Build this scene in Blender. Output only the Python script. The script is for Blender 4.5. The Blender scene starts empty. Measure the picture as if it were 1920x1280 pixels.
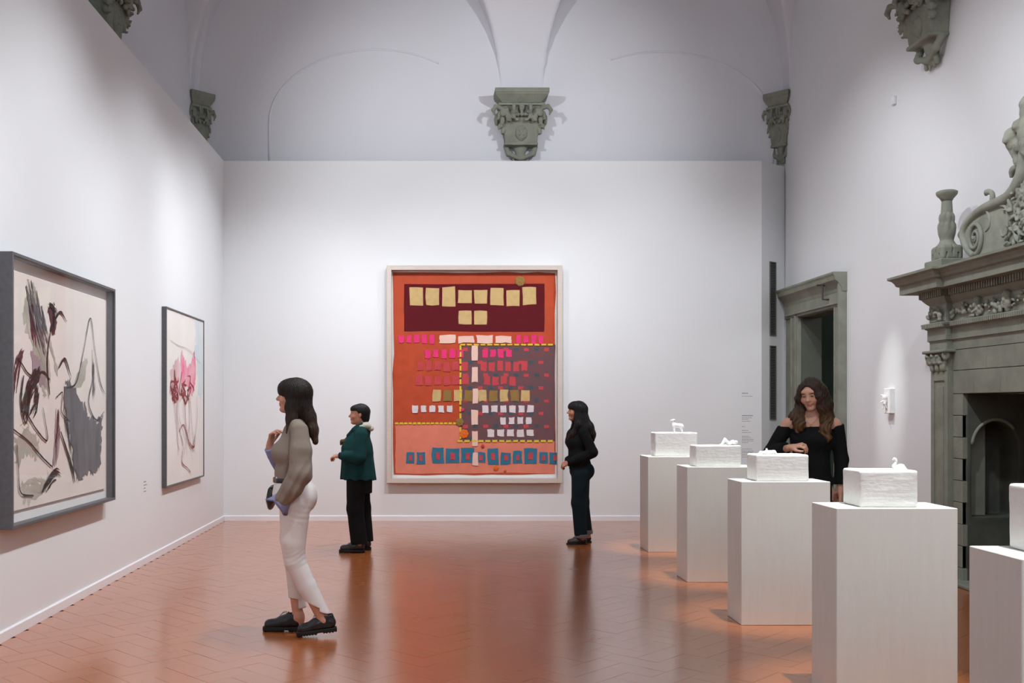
import bpy, bmesh, math, random
import numpy as np
from mathutils import Vector, Matrix

random.seed(7)
SC = bpy.context.scene
COL = SC.collection
PI = math.pi

# ------------------------------------------------------------------ camera, world, lights, exposure
CAM_H = 1.5
FPX = 1867.0                     # focal length in pixels of the 1920 px wide frame
cam_data = bpy.data.cameras.new('camera')
cam = bpy.data.objects.new('camera', cam_data)
COL.objects.link(cam)
cam.location = (0, 0, CAM_H)
cam.rotation_euler = (PI / 2, 0, 0)
cam_data.sensor_width = 36.0
cam_data.lens = FPX * 36.0 / 1920.0
cam_data.shift_x = 150.0 / 1920.0
cam_data.shift_y = 123.0 / 1920.0
cam_data.clip_end = 100
SC.camera = cam

world = bpy.data.worlds.new('world')
SC.world = world
world.use_nodes = True
world.node_tree.nodes['Background'].inputs[0].default_value = (0.8, 0.85, 1.0, 1)
world.node_tree.nodes['Background'].inputs[1].default_value = 0.05

SC.view_settings.view_transform = 'Standard'
SC.view_settings.look = 'None'
SC.view_settings.gamma = 1.0
SC.view_settings.use_curve_mapping = False
SC.view_settings.exposure = 0.77
SC.cycles.max_bounces = 6
SC.cycles.diffuse_bounces = 3
SC.cycles.glossy_bounces = 3
SC.cycles.transparent_max_bounces = 6
SC.cycles.caustics_reflective = False

NEUTRAL = (0.98, 1.0, 0.965)
COOL = (0.94, 0.965, 1.0)


def spot(name, loc, target, power, angle, blend=0.6, size=0.08, color=NEUTRAL):
    d = bpy.data.lights.new(name, 'SPOT')
    d.energy = power
    d.spot_size = math.radians(angle)
    d.spot_blend = blend
    d.shadow_soft_size = size
    d.color = color
    o = bpy.data.objects.new(name, d)
    COL.objects.link(o)
    o.location = loc
    v = Vector(target) - Vector(loc)
    o.rotation_euler = v.to_track_quat('-Z', 'Y').to_euler()
    return o


# gallery projectors on the track under the vault (above the frame)
for y, p in ((1.5, 270), (4.3, 320), (7.0, 330), (9.4, 290), (11.4, 250)):
    spot('track_spotlight', (0.25, y, 5.6), (-2.75, y + 0.2, 1.0), p, 80, 0.95, 0.10, COOL)
for x, p in ((-1.5, 220), (0.6, 290), (2.9, 280)):
    spot('track_spotlight', (x, 8.6, 5.75), (x, 13.15, 1.1), p, 66, 0.95, 0.10, COOL)
for x, tx, p in ((-1.6, 0.6, 190), (3.3, 0.7, 190)):
    spot('track_spotlight', (x, 9.0, 5.9), (tx, 13.5, 4.7), p, 82, 1.0, 0.05, COOL)
PLINTHS = [  # front-left corner x, front y, width, depth
    (2.235, 10.30, 0.61, 0.40), (2.185, 8.53, 0.61, 0.36), (2.128, 6.85, 0.613, 0.32), (2.052, 5.05, 0.615, 0.33),
    (1.99, 3.36, 0.615, 0.33)]
for x, y, w, dp in PLINTHS:
    spot('track_spotlight', (x + w / 2 + 0.1, y - 0.75, 5.7), (x + w / 2, y + dp / 2 - 0.1, 1.1), 800, 16, 0.8, 0.05)
spot('track_spotlight', (2.9, 10.0, 5.6), (4.78, 10.38, 1.55), 330, 11, 1.0, 0.05)
for y, p in ((2.0, 180), (5.0, 190), (7.2, 160), (9.4, 150)):
    spot('track_spotlight', (1.9, y, 5.75), (4.78, y + 1.6, 2.4), p, 80, 0.95, 0.10, COOL)
spot('track_spotlight', (0.8, 4.6, 5.8), (0.8, 6.2, 0.0), 60, 70, 1.0, 0.12)
spot('track_spotlight', (0.6, 9.2, 5.8), (0.6, 9.8, 0.0), 50, 60, 1.0, 0.12)
# soft fill light added behind the viewer to brighten the room
ad = bpy.data.lights.new('rear_fill_light', 'AREA')
ad.shape = 'RECTANGLE'; ad.size = 5.0; ad.size_y = 3.0; ad.energy = 90; ad.color = COOL
ao = bpy.data.objects.new('rear_fill_light', ad)
COL.objects.link(ao)
ao.location = (0.9, -2.8, 5.2)
ao.rotation_euler = (math.radians(90), 0, 0)

# ------------------------------------------------------------------ helpers: materials


def mat(name, color, rough=0.6, spec=0.5, metal=0.0, var=0.0, var_scale=8.0, bump=0.0, bump_scale=60.0,
        coat=0.0, stretch=None, color2=None):
    m = bpy.data.materials.new(name)
    m.use_nodes = True
    nt = m.node_tree
    b = nt.nodes['Principled BSDF']
    b.inputs['Base Color'].default_value = (*color, 1)
    b.inputs['Roughness'].default_value = rough
    b.inputs['Specular IOR Level'].default_value = spec
    b.inputs['Metallic'].default_value = metal
    b.inputs['Coat Weight'].default_value = coat
    b.inputs['Coat Roughness'].default_value = 0.19
    b.inputs['Coat IOR'].default_value = 1.6
    if var > 0 or bump > 0:
        tc = nt.nodes.new('ShaderNodeTexCoord')
        mp = nt.nodes.new('ShaderNodeMapping')
        if stretch:
            mp.inputs['Scale'].default_value = stretch
        nt.links.new(tc.outputs['Object'], mp.inputs['Vector'])
    if var > 0:
        n = nt.nodes.new('ShaderNodeTexNoise')
        n.inputs['Scale'].default_value = var_scale
        n.inputs['Detail'].default_value = 3
        nt.links.new(mp.outputs[0], n.inputs['Vector'])
        r = nt.nodes.new('ShaderNodeMapRange')
        r.inputs['From Min'].default_value = 0.3
        r.inputs['From Max'].default_value = 0.7
        mx = nt.nodes.new('ShaderNodeMix')
        mx.data_type = 'RGBA'
        c2 = color2 if color2 else tuple(c * (1 - var) for c in color)
        mx.inputs[6].default_value = (*color, 1)
        mx.inputs[7].default_value = (*c2, 1)
        nt.links.new(n.outputs['Fac'], r.inputs['Value'])
        nt.links.new(r.outputs[0], mx.inputs[0])
        nt.links.new(mx.outputs[2], b.inputs['Base Color'])
    if bump > 0:
        n2 = nt.nodes.new('ShaderNodeTexNoise')
        n2.inputs['Scale'].default_value = bump_scale
        n2.inputs['Detail'].default_value = 2
        nt.links.new(mp.outputs[0], n2.inputs['Vector'])
        bp = nt.nodes.new('ShaderNodeBump')
        bp.inputs['Strength'].default_value = bump
        bp.inputs['Distance'].default_value = 0.01
        nt.links.new(n2.outputs['Fac'], bp.inputs['Height'])
        nt.links.new(bp.outputs[0], b.inputs['Normal'])
    return m


def mat_attr(name, rough=0.5, spec=0.4, bump=0.0, bump_scale=200.0, sss=0.0):
    m = mat(name, (0.5, 0.5, 0.5), rough, spec, bump=bump, bump_scale=bump_scale)
    nt = m.node_tree
    a = nt.nodes.new('ShaderNodeAttribute')
    a.attribute_name = 'col'
    nt.links.new(a.outputs['Color'], nt.nodes['Principled BSDF'].inputs['Base Color'])
    return m


def mat_tile(name, island):
    m = mat(name, (0.5, 0.2, 0.1), 0.2, 0.5, bump=0.03, bump_scale=5.0, coat=0.75)
    nt = m.node_tree
    b = nt.nodes['Principled BSDF']
    if island:
        g = nt.nodes.new('ShaderNodeNewGeometry')
        src = g.outputs['Random Per Island']
    else:
        g = nt.nodes.new('ShaderNodeObjectInfo')
        src = g.outputs['Random']
    cr = nt.nodes.new('ShaderNodeValToRGB')
    e = cr.color_ramp.elements
    e[0].color = (0.385, 0.108, 0.026, 1)
    e[1].color = (0.425, 0.128, 0.035, 1)
    em = cr.color_ramp.elements.new(0.5)
    em.color = (0.405, 0.118, 0.030, 1)
    nt.links.new(src, cr.inputs['Fac'])
    geo = nt.nodes.new('ShaderNodeNewGeometry')
    n = nt.nodes.new('ShaderNodeTexNoise')
    n.inputs['Scale'].default_value = 2.2
    n.inputs['Detail'].default_value = 7
    nt.links.new(geo.outputs['Position'], n.inputs['Vector'])
    mr = nt.nodes.new('ShaderNodeMapRange')
    mr.inputs['From Min'].default_value = 0.35
    mr.inputs['From Max'].default_value = 0.75
    mr.inputs['To Max'].default_value = 0.55
    nt.links.new(n.outputs['Fac'], mr.inputs['Value'])
    mx = nt.nodes.new('ShaderNodeMix')
    mx.data_type = 'RGBA'
    mx.inputs[7].default_value = (0.345, 0.096, 0.024, 1)
    nt.links.new(mr.outputs[0], mx.inputs[0])
    nt.links.new(cr.outputs[0], mx.inputs[6])
    nt.links.new(mx.outputs[2], b.inputs['Base Color'])
    mr2 = nt.nodes.new('ShaderNodeMapRange')
    mr2.inputs['To Min'].default_value = 0.22
    mr2.inputs['To Max'].default_value = 0.30
    nt.links.new(n.outputs['Fac'], mr2.inputs['Value'])
    nt.links.new(mr2.outputs[0], b.inputs['Roughness'])
    b.inputs['Specular IOR Level'].default_value = 0.5
    return m


def mat_glass(name, tint=(1, 1, 1), amount=0.09):
    m = bpy.data.materials.new(name)
    m.use_nodes = True
    nt = m.node_tree
    nt.nodes.remove(nt.nodes['Principled BSDF'])
    out = nt.nodes['Material Output']
    tr = nt.nodes.new('ShaderNodeBsdfTransparent')
    tr.inputs[0].default_value = (*tint, 1)
    gl = nt.nodes.new('ShaderNodeBsdfGlossy')
    gl.inputs['Roughness'].default_value = 0.02
    fr = nt.nodes.new('ShaderNodeFresnel')
    fr.inputs['IOR'].default_value = 1.25
    ml = nt.nodes.new('ShaderNodeMath')
    ml.operation = 'MULTIPLY'
    ml.inputs[1].default_value = amount
    mx = nt.nodes.new('ShaderNodeMixShader')
    nt.links.new(fr.outputs[0], ml.inputs[0])
    nt.links.new(ml.outputs[0], mx.inputs[0])
    nt.links.new(tr.outputs[0], mx.inputs[1])
    nt.links.new(gl.outputs[0], mx.inputs[2])
    nt.links.new(mx.outputs[0], out.inputs['Surface'])
    return m


M = {
    'wall': mat('white_wall_paint', (0.755, 0.772, 0.79), 0.75, 0.3, var=0.02, var_scale=0.8),
    'plaster': mat('old_white_plaster', (0.725, 0.733, 0.775), 0.85, 0.2, var=0.04, var_scale=0.6),
    'trim': mat('white_skirting_paint', (0.82, 0.82, 0.85), 0.35, 0.5, var=0.03, var_scale=6),
    'grout': mat('dark_mortar', (0.24, 0.075, 0.030), 0.8, 0.2, var=0.3, var_scale=20),
    'tile': mat_tile('waxed_terracotta_tile', False),
    'tile_far': mat_tile('waxed_terracotta_tiles', True),
    'pietra': mat('grey_green_sandstone', (0.265, 0.28, 0.228), 0.8, 0.25, var=0.35, var_scale=5, bump=0.35, bump_scale=45,
                  color2=(0.20, 0.21, 0.172)),
    'pietra_light': mat('pale_sandstone', (0.35, 0.365, 0.305), 0.8, 0.25, var=0.3, var_scale=7, bump=0.3, bump_scale=60),
    'reveal_shaded': mat('shaded_door_reveal', (0.115, 0.125, 0.105), 0.7, 0.25, var=0.25, var_scale=4),  # shade of the door recess put into the reveal colour
    'joint': mat('dark_stone_joint', (0.04, 0.042, 0.036), 0.9, 0.1, var=0.2, var_scale=12),
    'soot': mat('sooty_fireplace_lining', (0.11, 0.118, 0.10), 0.95, 0.1, var=0.5, var_scale=3),
    'dark_green': mat('dark_green_painted_wall', (0.075, 0.105, 0.082), 0.7, 0.2, var=0.2, var_scale=3),
    'frame_grey': mat('charcoal_frame_wood', (0.12, 0.12, 0.13), 0.5, 0.4, var=0.2, var_scale=30),
    'frame_pale': mat('pale_lime_wood', (0.62, 0.55, 0.50), 0.55, 0.3, var=0.08, var_scale=12, stretch=(1, 1, 6)),
    'mount': mat('white_mount_board', (0.83, 0.82, 0.81), 0.8, 0.2, var=0.02, var_scale=10),
    'canvas': mat('cream_canvas', (0.80, 0.745, 0.70), 0.85, 0.15, var=0.06, var_scale=3, bump=0.1, bump_scale=300),
    'canvas2': mat('white_canvas', (0.80, 0.775, 0.75), 0.85, 0.15, var=0.05, var_scale=3, bump=0.1, bump_scale=300),
    'glass': mat_glass('picture_glass'),
    'plinth': mat('white_painted_plinth', (0.735, 0.73, 0.70), 0.55, 0.35, var=0.035, var_scale=5, bump=0.05, bump_scale=18,
                  stretch=(6, 6, 0.6)),
    'gesso': mat('rough_white_plaster', (0.86, 0.865, 0.855), 0.8, 0.2, var=0.06, var_scale=20, bump=0.22, bump_scale=38,
                 stretch=(0.7, 0.7, 1.6)),
    'gesso_fig': mat('white_plaster_figure', (0.88, 0.885, 0.88), 0.7, 0.25, var=0.04, var_scale=60, bump=0.15, bump_scale=120),
    'print': mat('grey_wall_print', (0.33, 0.33, 0.35), 0.8, 0.1, var=0.15, var_scale=40),
    'iron': mat('dark_iron', (0.05, 0.05, 0.05), 0.5, 0.5, var=0.2, var_scale=30),
    'grille': mat('grey_grille_metal', (0.13, 0.135, 0.13), 0.55, 0.4, var=0.15, var_scale=20),
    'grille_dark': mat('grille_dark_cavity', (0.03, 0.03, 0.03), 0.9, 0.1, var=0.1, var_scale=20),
    'skin': mat_attr('skin', 0.5, 0.35),
    'leather': mat('black_leather', (0.012, 0.012, 0.014), 0.32, 0.5, var=0.2, var_scale=20, bump=0.08, bump_scale=90),
    'rubber': mat('black_rubber_sole', (0.012, 0.012, 0.012), 0.6, 0.3, var=0.2, var_scale=30),
    'gold': mat('gold_metal', (0.85, 0.55, 0.15), 0.25, 0.5, metal=1.0, var=0.1, var_scale=40),
}

# ------------------------------------------------------------------ helpers: meshes and objects


def tag(o, label=None, cat=None, group=None, kind=None):
    if label: o['label'] = label
    if cat: o['category'] = cat
    if group: o['group'] = group
    if kind: o['kind'] = kind
    return o


def link(name, mesh, m, parent=None, smooth=False):
    if m is not None:
        mesh.materials.append(m if not isinstance(m, str) else M[m])
    if smooth:
        mesh.polygons.foreach_set('use_smooth', [True] * len(mesh.polygons))
    o = bpy.data.objects.new(name, mesh)
    COL.objects.link(o)
    if parent is not None:
        o.parent = parent
    return o


def obj(name, bm, m, parent=None, smooth=False):
    me = bpy.data.meshes.new(name)
    bmesh.ops.recalc_face_normals(bm, faces=bm.faces)
    bm.to_mesh(me)
    bm.free()
    return link(name, me, m, parent, smooth)


def empty(name, loc, rz=0.0):
    o = bpy.data.objects.new(name, None)
    COL.objects.link(o)
    o.location = loc
    o.rotation_euler = (0, 0, rz)
    o.empty_display_size = 0.1
    return o


def add_box(bm, lo, hi):
    x0, y0, z0 = lo
    x1, y1, z1 = hi
    vs = [bm.verts.new(p) for p in ((x0, y0, z0), (x1, y0, z0), (x1, y1, z0), (x0, y1, z0),
                                    (x0, y0, z1), (x1, y0, z1), (x1, y1, z1), (x0, y1, z1))]
    for f in ((0, 3, 2, 1), (4, 5, 6, 7), (0, 1, 5, 4), (1, 2, 6, 5), (2, 3, 7, 6), (3, 0, 4, 7)):
        bm.faces.new([vs[i] for i in f])
    return vs


def box_obj(name, lo, hi, m, parent=None, bevel=0.0, seg=2):
    bm = bmesh.new()
    add_box(bm, lo, hi)
    if bevel > 0:
        bmesh.ops.bevel(bm, geom=list(bm.edges), offset=bevel, segments=seg, affect='EDGES', profile=0.5)
    return obj(name, bm, m, parent, False)


def add_prism(bm, pts, axis, a, b):
    """polygon pts (2D) extruded along axis from a to b; axis 0: pts=(y,z), 1: pts=(x,z), 2: pts=(x,y)"""
    def mk(p, t):
        return {0: (t, p[0], p[1]), 1: (p[0], t, p[1]), 2: (p[0], p[1], t)}[axis]
    v0 = [bm.verts.new(mk(p, a)) for p in pts]
    v1 = [bm.verts.new(mk(p, b)) for p in pts]
    n = len(pts)
    bm.faces.new(v0)
    bm.faces.new(v1[::-1])
    for i in range(n):
        bm.faces.new((v0[i], v1[i], v1[(i + 1) % n], v0[(i + 1) % n]))


def catmull(pts, n=8):
    P = [np.array(p, float) for p in pts]
    P = [2 * P[0] - P[1]] + P + [2 * P[-1] - P[-2]]
    out = []
    for i in range(1, len(P) - 2):
        for j in range(n):
            t = j / n
            a, b, c, d = P[i - 1], P[i], P[i + 1], P[i + 2]
            out.append(0.5 * ((2 * b) + (c - a) * t + (2 * a - 5 * b + 4 * c - d) * t * t + (3 * b - a - 3 * c + d) * t ** 3))
    out.append(P[-2])
    return out


def add_tube(bm, pts, radii, seg=8, smooth_n=0):
    if smooth_n:
        rr = [(*p, r) for p, r in zip(pts, radii)]
        q = catmull(rr, smooth_n)
        pts = [tuple(a[:3]) for a in q]
        radii = [max(0.0005, a[3]) for a in q]
    rings = []
    prev = None
    for i, p in enumerate(pts):
        p = Vector(p)
        t = (Vector(pts[min(i + 1, len(pts) - 1)]) - Vector(pts[max(i - 1, 0)])).normalized()
        if prev is None:
            up = Vector((0, 0, 1)) if abs(t.z) < 0.9 else Vector((1, 0, 0))
            u = t.cross(up).normalized()
        else:
            u = (prev - t * prev.dot(t)).normalized()
        prev = u
        w = t.cross(u)
        r = radii[i]
        rings.append([bm.verts.new(p + (u * math.cos(2 * PI * k / seg) + w * math.sin(2 * PI * k / seg)) * r) for k in range(seg)])
    for a, b in zip(rings[:-1], rings[1:]):
        for k in range(seg):
            bm.faces.new((a[k], a[(k + 1) % seg], b[(k + 1) % seg], b[k]))
    bm.faces.new(rings[0][::-1])
    bm.faces.new(rings[-1])


def add_lathe(bm, prof, c=(0, 0, 0), seg=20):
    rings = []
    for r, z in prof:
        rings.append([bm.verts.new((c[0] + r * math.cos(2 * PI * k / seg), c[1] + r * math.sin(2 * PI * k / seg), c[2] + z)) for k in range(seg)])
    for a, b in zip(rings[:-1], rings[1:]):
        for k in range(seg):
            bm.faces.new((a[k], a[(k + 1) % seg], b[(k + 1) % seg], b[k]))
    bm.faces.new(rings[0][::-1])
    bm.faces.new(rings[-1])


def copy_tree(o, parent=None):
    c = o.copy()
    COL.objects.link(c)
    c.parent = parent
    for ch in list(o.children):
        copy_tree(ch, c)
    return c


# ------------------------------------------------------------------ helpers: carved and organic volumes (distance fields)


def smin(a, b, k):
    if k <= 0:
        return np.minimum(a, b)
    h = np.maximum(k - np.abs(a - b), 0) / k
    return np.minimum(a, b) - h * h * k * 0.25


def smax(a, b, k):
    return -smin(-a, -b, k)


class Vol:
    def __init__(s, lo, hi, h):
        s.lo = np.array(lo, float)
        s.h = h
        s.n = np.ceil((np.array(hi, float) - s.lo) / h).astype(int) + 1
        s.D = np.full(s.n, 0.5, np.float32)

    def region(s, lo, hi):
        i0 = np.clip(np.floor((np.array(lo) - s.lo) / s.h).astype(int), 0, s.n)
        i1 = np.clip(np.ceil((np.array(hi) - s.lo) / s.h).astype(int) + 1, 0, s.n)
        sl = tuple(slice(a, b) for a, b in zip(i0, i1))
        g = [(s.lo[d] + s.h * np.arange(i0[d], i1[d])).astype(np.float32) for d in range(3)]
        return sl, g[0][:, None, None], g[1][None, :, None], g[2][None, None, :]

    def apply(s, lo, hi, fn, k=0.02, op='add', margin=None):
        m = (k + 4 * s.h) if margin is None else margin
        sl, X, Y, Z = s.region(np.array(lo) - m, np.array(hi) + m)
        if min(b.stop - b.start for b in sl) <= 0:
            return
        d = fn(X, Y, Z)
        cur = s.D[sl]
        if op == 'add':
            s.D[sl] = smin(cur, d, k)
        elif op == 'sub':
            s.D[sl] = smax(cur, -d, k)
        elif op == 'cut':
            s.D[sl] = smax(cur, d, k)
        elif op == 'disp':
            s.D[sl] = cur + d

    def cone(s, a, b, ra, rb, k=0.02, w=(1, 1, 1), op='add'):
        a = np.array(a, float); b = np.array(b, float); w = np.array(w, float)
        R = max(ra, rb) * w
        A = a / w; B = b / w
        ab = B - A
        L2 = max(float(ab @ ab), 1e-9)
        mw = float(w.min())

        def fn(X, Y, Z):
            px, py, pz = X / w[0] - A[0], Y / w[1] - A[1], Z / w[2] - A[2]
            t = np.clip((px * ab[0] + py * ab[1] + pz * ab[2]) / L2, 0, 1)
            d = np.sqrt((px - t * ab[0]) ** 2 + (py - t * ab[1]) ** 2 + (pz - t * ab[2]) ** 2)
            return (d - (ra + (rb - ra) * t)) * mw
        s.apply(np.minimum(a, b) - R, np.maximum(a, b) + R, fn, k, op)

    def chain(s, pts, rad, k=0.02, w=(1, 1, 1)):
        for i in range(len(pts) - 1):
            s.cone(pts[i], pts[i + 1], rad[i], rad[i + 1], k, w)

    def ell(s, c, r, k=0.02, rot=None, op='add'):
        c = np.array(c, float); r = np.array(r, float)
        R = np.eye(3) if rot is None else np.array(rot)
        ext = np.sqrt(((R * r[None, :]) ** 2).sum(1))

        def fn(X, Y, Z):
            px, py, pz = X - c[0], Y - c[1], Z - c[2]
            q = [(R[0, i] * px + R[1, i] * py + R[2, i] * pz) / r[i] for i in range(3)]
            k0 = np.sqrt(q[0] ** 2 + q[1] ** 2 + q[2] ** 2)
            k1 = np.sqrt((q[0] / r[0]) ** 2 + (q[1] / r[1]) ** 2 + (q[2] / r[2]) ** 2) + 1e-6
            return k0 * (k0 - 1) / k1
        s.apply(c - ext, c + ext, fn, k, op)

    def box(s, c, hf, rnd=0.01, k=0.02, rot=None, op='add'):
        c = np.array(c, float); hf = np.array(hf, float) - rnd
        R = np.eye(3) if rot is None else np.array(rot)
        ext = np.abs(R) @ (hf + rnd)

        def fn(X, Y, Z):
            px, py, pz = X - c[0], Y - c[1], Z - c[2]
            q = [np.abs(R[0, i] * px + R[1, i] * py + R[2, i] * pz) - hf[i] for i in range(3)]
            o = np.sqrt(sum(np.maximum(a, 0) ** 2 for a in q))
            return o + np.minimum(np.maximum(np.maximum(q[0], q[1]), q[2]), 0) - rnd
        s.apply(c - ext, c + ext, fn, k, op)

    def plane(s, p, n, lo=None, hi=None, k=0.0):
        """remove everything on the side the normal points to"""
        p = np.array(p, float); n = np.array(n, float); n /= np.linalg.norm(n)
        lo = s.lo if lo is None else lo
        hi = s.lo + s.h * s.n if hi is None else hi
        s.apply(lo, hi, lambda X, Y, Z: (X - p[0]) * n[0] + (Y - p[1]) * n[1] + (Z - p[2]) * n[2] + 0 * (X + Y + Z), k, 'cut', 0)

    def disp(s, fn):
        s.apply(s.lo, s.lo + s.h * s.n, fn, 0, 'disp', 0)

    def mesh(s, name):
        D = s.D
        D[0], D[-1] = 0.5, 0.5
        D[:, 0], D[:, -1] = 0.5, 0.5
        D[:, :, 0], D[:, :, -1] = 0.5, 0.5
        ins = D < 0
        nx, ny, nz = (v - 1 for v in D.shape)
        cnt = np.zeros((nx, ny, nz), np.int8)
        for i in (0, 1):
            for j in (0, 1):
                for k in (0, 1):
                    cnt += ins[i:i + nx, j:j + ny, k:k + nz]
        act = (cnt > 0) & (cnt < 8)
        idx = np.argwhere(act)
        vid = np.full((nx, ny, nz), -1, np.int32)
        vid[act] = np.arange(len(idx))
        C = [(i, j, k) for i in (0, 1) for j in (0, 1) for k in (0, 1)]
        val = np.stack([D[idx[:, 0] + c[0], idx[:, 1] + c[1], idx[:, 2] + c[2]] for c in C], 1)
        acc = np.zeros((len(idx), 3)); num = np.zeros(len(idx))
        for a in range(8):
            for b in range(a + 1, 8):
                ca, cb = np.array(C[a]), np.array(C[b])
                if np.abs(ca - cb).sum() != 1:
                    continue
                va, vb = val[:, a], val[:, b]
                m = (va < 0) != (vb < 0)
                t = np.where(m, va / np.where(m, va - vb, 1), 0)
                p = ca[None, :] + t[:, None] * (cb - ca)[None, :]
                acc += p * m[:, None]
                num += m
        V = (idx + acc / num[:, None]) * s.h + s.lo
        quads = []
        for ax in range(3):
            o1, o2 = [(1, 2), (2, 0), (0, 1)][ax]
            sl0 = [slice(None)] * 3; sl1 = [slice(None)] * 3
            sl0[ax] = slice(0, -1); sl1[ax] = slice(1, None)
            e0, e1 = ins[tuple(sl0)], ins[tuple(sl1)]
            E = np.argwhere(e0 != e1)
            E = E[(E[:, o1] > 0) & (E[:, o2] > 0)]
            E = E[(E[:, o1] < D.shape[o1] - 1) & (E[:, o2] < D.shape[o2] - 1)]
            f = []
            for da, db in ((-1, -1), (0, -1), (0, 0), (-1, 0)):
                q = E.copy()
                q[:, o1] += da
                q[:, o2] += db
                f.append(vid[q[:, 0], q[:, 1], q[:, 2]])
            f = np.stack(f, 1)
            flip = ~e0[E[:, 0], E[:, 1], E[:, 2]]
            f[flip] = f[flip][:, ::-1]
            quads.append(f)
        F = np.concatenate(quads)
        F = F[(F >= 0).all(1)]
        me = bpy.data.meshes.new(name)
        me.vertices.add(len(V))
        me.vertices.foreach_set('co', V.astype(np.float32).ravel())
        me.loops.add(F.size)
        me.loops.foreach_set('vertex_index', F.astype(np.int32).ravel())
        me.polygons.add(len(F))
        me.polygons.foreach_set('loop_start', np.arange(0, F.size, 4, dtype=np.int32))
        me.polygons.foreach_set('use_smooth', np.ones(len(F), bool))
        me.update(calc_edges=True)
        return me, V


def set_cols(me, cols):
    a = me.color_attributes.new('col', 'FLOAT_COLOR', 'POINT')
    c = np.concatenate([cols, np.ones((len(cols), 1))], 1).astype(np.float32)
    a.data.foreach_set('color', c.ravel())


def rotm(axis, deg):
    return np.array(Matrix.Rotation(math.radians(deg), 3, axis))


def noise3(X, Y, Z, f, seed=0):
    r = np.random.RandomState(seed)
    out = 0
    for i in range(6):
        v = r.normal(size=3); v /= np.linalg.norm(v)
        ff = f * (0.7 + 0.9 * r.rand())
        out = out + np.sin((X * v[0] + Y * v[1] + Z * v[2]) * ff + r.rand() * 6.28)
    return out / 6

# ================================================================== THE ROOM
XL, XR = -2.75, 4.78            # face of the left partition, face of the right wall
XLT = -3.23                     # old left wall behind the partition
YB, YBT = 13.15, 13.55          # back partition, old back wall
YN = -3.0
PH = 4.75                       # partition height
SPR = 5.75                      # springing of the vault

# ---- floor: herringbone terracotta
fl = box_obj('floor', (XLT - 0.1, YN - 0.1, -0.12), (XR + 0.1, YBT + 0.1, -0.010), 'grout')
tag(fl, 'glossy terracotta herringbone tile floor of the gallery', kind='structure')
TW = 0.15
GAP = 0.0009


def tile_mesh(name):
    bm = bmesh.new()
    add_box(bm, (-TW + GAP, -TW / 2 + GAP, -0.0125), (TW - GAP, TW / 2 - GAP, 0.0))
    me = bpy.data.meshes.new(name)
    bmesh.ops.recalc_face_normals(bm, faces=bm.faces)
    bm.to_mesh(me)
    bm.free()
    return me


tm = tile_mesh('floor_tile')
tm.materials.append(M['tile'])
tv = np.array([v.co[:] for v in tm.vertices])
tf = [tuple(p.vertices) for p in tm.polygons]
rng = np.random.RandomState(3)
tiles = []
N = 130
c45 = math.cos(PI / 4)
for i in range(-N, N):
    for j in range(-N, N):
        c = (i - j) % 4
        if c == 0:
            u, v, a = (i + 1) * TW, (j + 0.5) * TW, 0
        elif c == 3:
            u, v, a = (i + 0.5) * TW, (j + 1) * TW, PI / 2
        else:
            continue
        x = (u - v) * c45 + 0.9
        y = (u + v) * c45 + 5.0
        if XL - 0.05 < x < XR + 0.04 and YN < y < YB + 0.1:
            tiles.append((x, y, a + PI / 4))


def in_view(x, y):
    if y < 5.3:
        return False
    px = 810 + x / y * FPX
    py = 763 + 1.5 / y * FPX
    if not (-15 < px < 1935 and py < 1295):
        return False
    for (qx, qy, w, dp) in PLINTHS:
        l = 810 + (qx) / qy * FPX
        r = 810 + (qx + w) / qy * FPX
        if l < px < r and y > qy:
            return False
    if px > 1535 and y > 5.05:
        return False
    return True


vis = sorted([t for t in tiles if in_view(t[0], t[1])], key=lambda t: t[1])[:300]
vset = set(vis)
for x, y, a in vis:
    o = bpy.data.objects.new('floor_tile', tm)
    COL.objects.link(o)
    o.parent = fl
    o.location = (x, y, rng.uniform(-0.0003, 0.0003))
    o.rotation_euler = (rng.normal(0, 0.0009), rng.normal(0, 0.0009), a)
rest = [t for t in tiles if t not in vset]
VV, FF = [], []
for x, y, a in rest:
    R = np.array(Matrix.Rotation(a, 3, 'Z')) @ np.array(Matrix.Rotation(rng.normal(0, 0.0009), 3, 'X')) @ np.array(Matrix.Rotation(rng.normal(0, 0.0009), 3, 'Y'))
    b0 = len(VV) * len(tv)
    VV.append(tv @ R.T + np.array([x, y, rng.uniform(-0.0003, 0.0003)]))
    FF += [tuple(b0 + q for q in f) for f in tf]
me = bpy.data.meshes.new('floor_tiles_distant')
me.from_pydata(np.concatenate(VV).tolist(), [], FF)
tag(link('floor_tiles_distant', me, 'tile_far', fl), 'terracotta tiles farther back in the room', kind='stuff')


def struct(name, bm, m, label, smooth=False):
    o = obj(name, bm, m, None, smooth)
    return tag(o, label, kind='structure')


# ---- walls
bm = bmesh.new()
add_box(bm, (XL - 0.12, YN, 0), (XL, YB + 0.0, PH))
struct('wall_left', bm, 'wall', 'tall white exhibition partition along the left side')
bm = bmesh.new()
SX, SY = 4.353, 13.15            # where the back partition ends and the splayed panel begins
add_prism(bm, [(XL - 0.12, YB), (SX, SY), (XR - 0.005, 13.48), (XR - 0.005, 13.53), (SX - 0.03, SY + 0.1), (XL - 0.12, YB + 0.1)], 2, 0, PH)
struct('wall_back', bm, 'wall', 'white exhibition partition closing the far end of the room')
bm = bmesh.new()
add_box(bm, (XLT - 0.2, YBT, 0), (XR + 0.2, YBT + 0.2, 8.8))
struct('wall_upper_back', bm, 'plaster', 'old plaster end wall rising above the white partition')
bm = bmesh.new()
add_box(bm, (XLT - 0.2, YN, 0), (XLT, YBT, 8.8))
struct('wall_upper_left', bm, 'plaster', 'old plaster side wall behind and above the left partition')
bm = bmesh.new()
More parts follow.
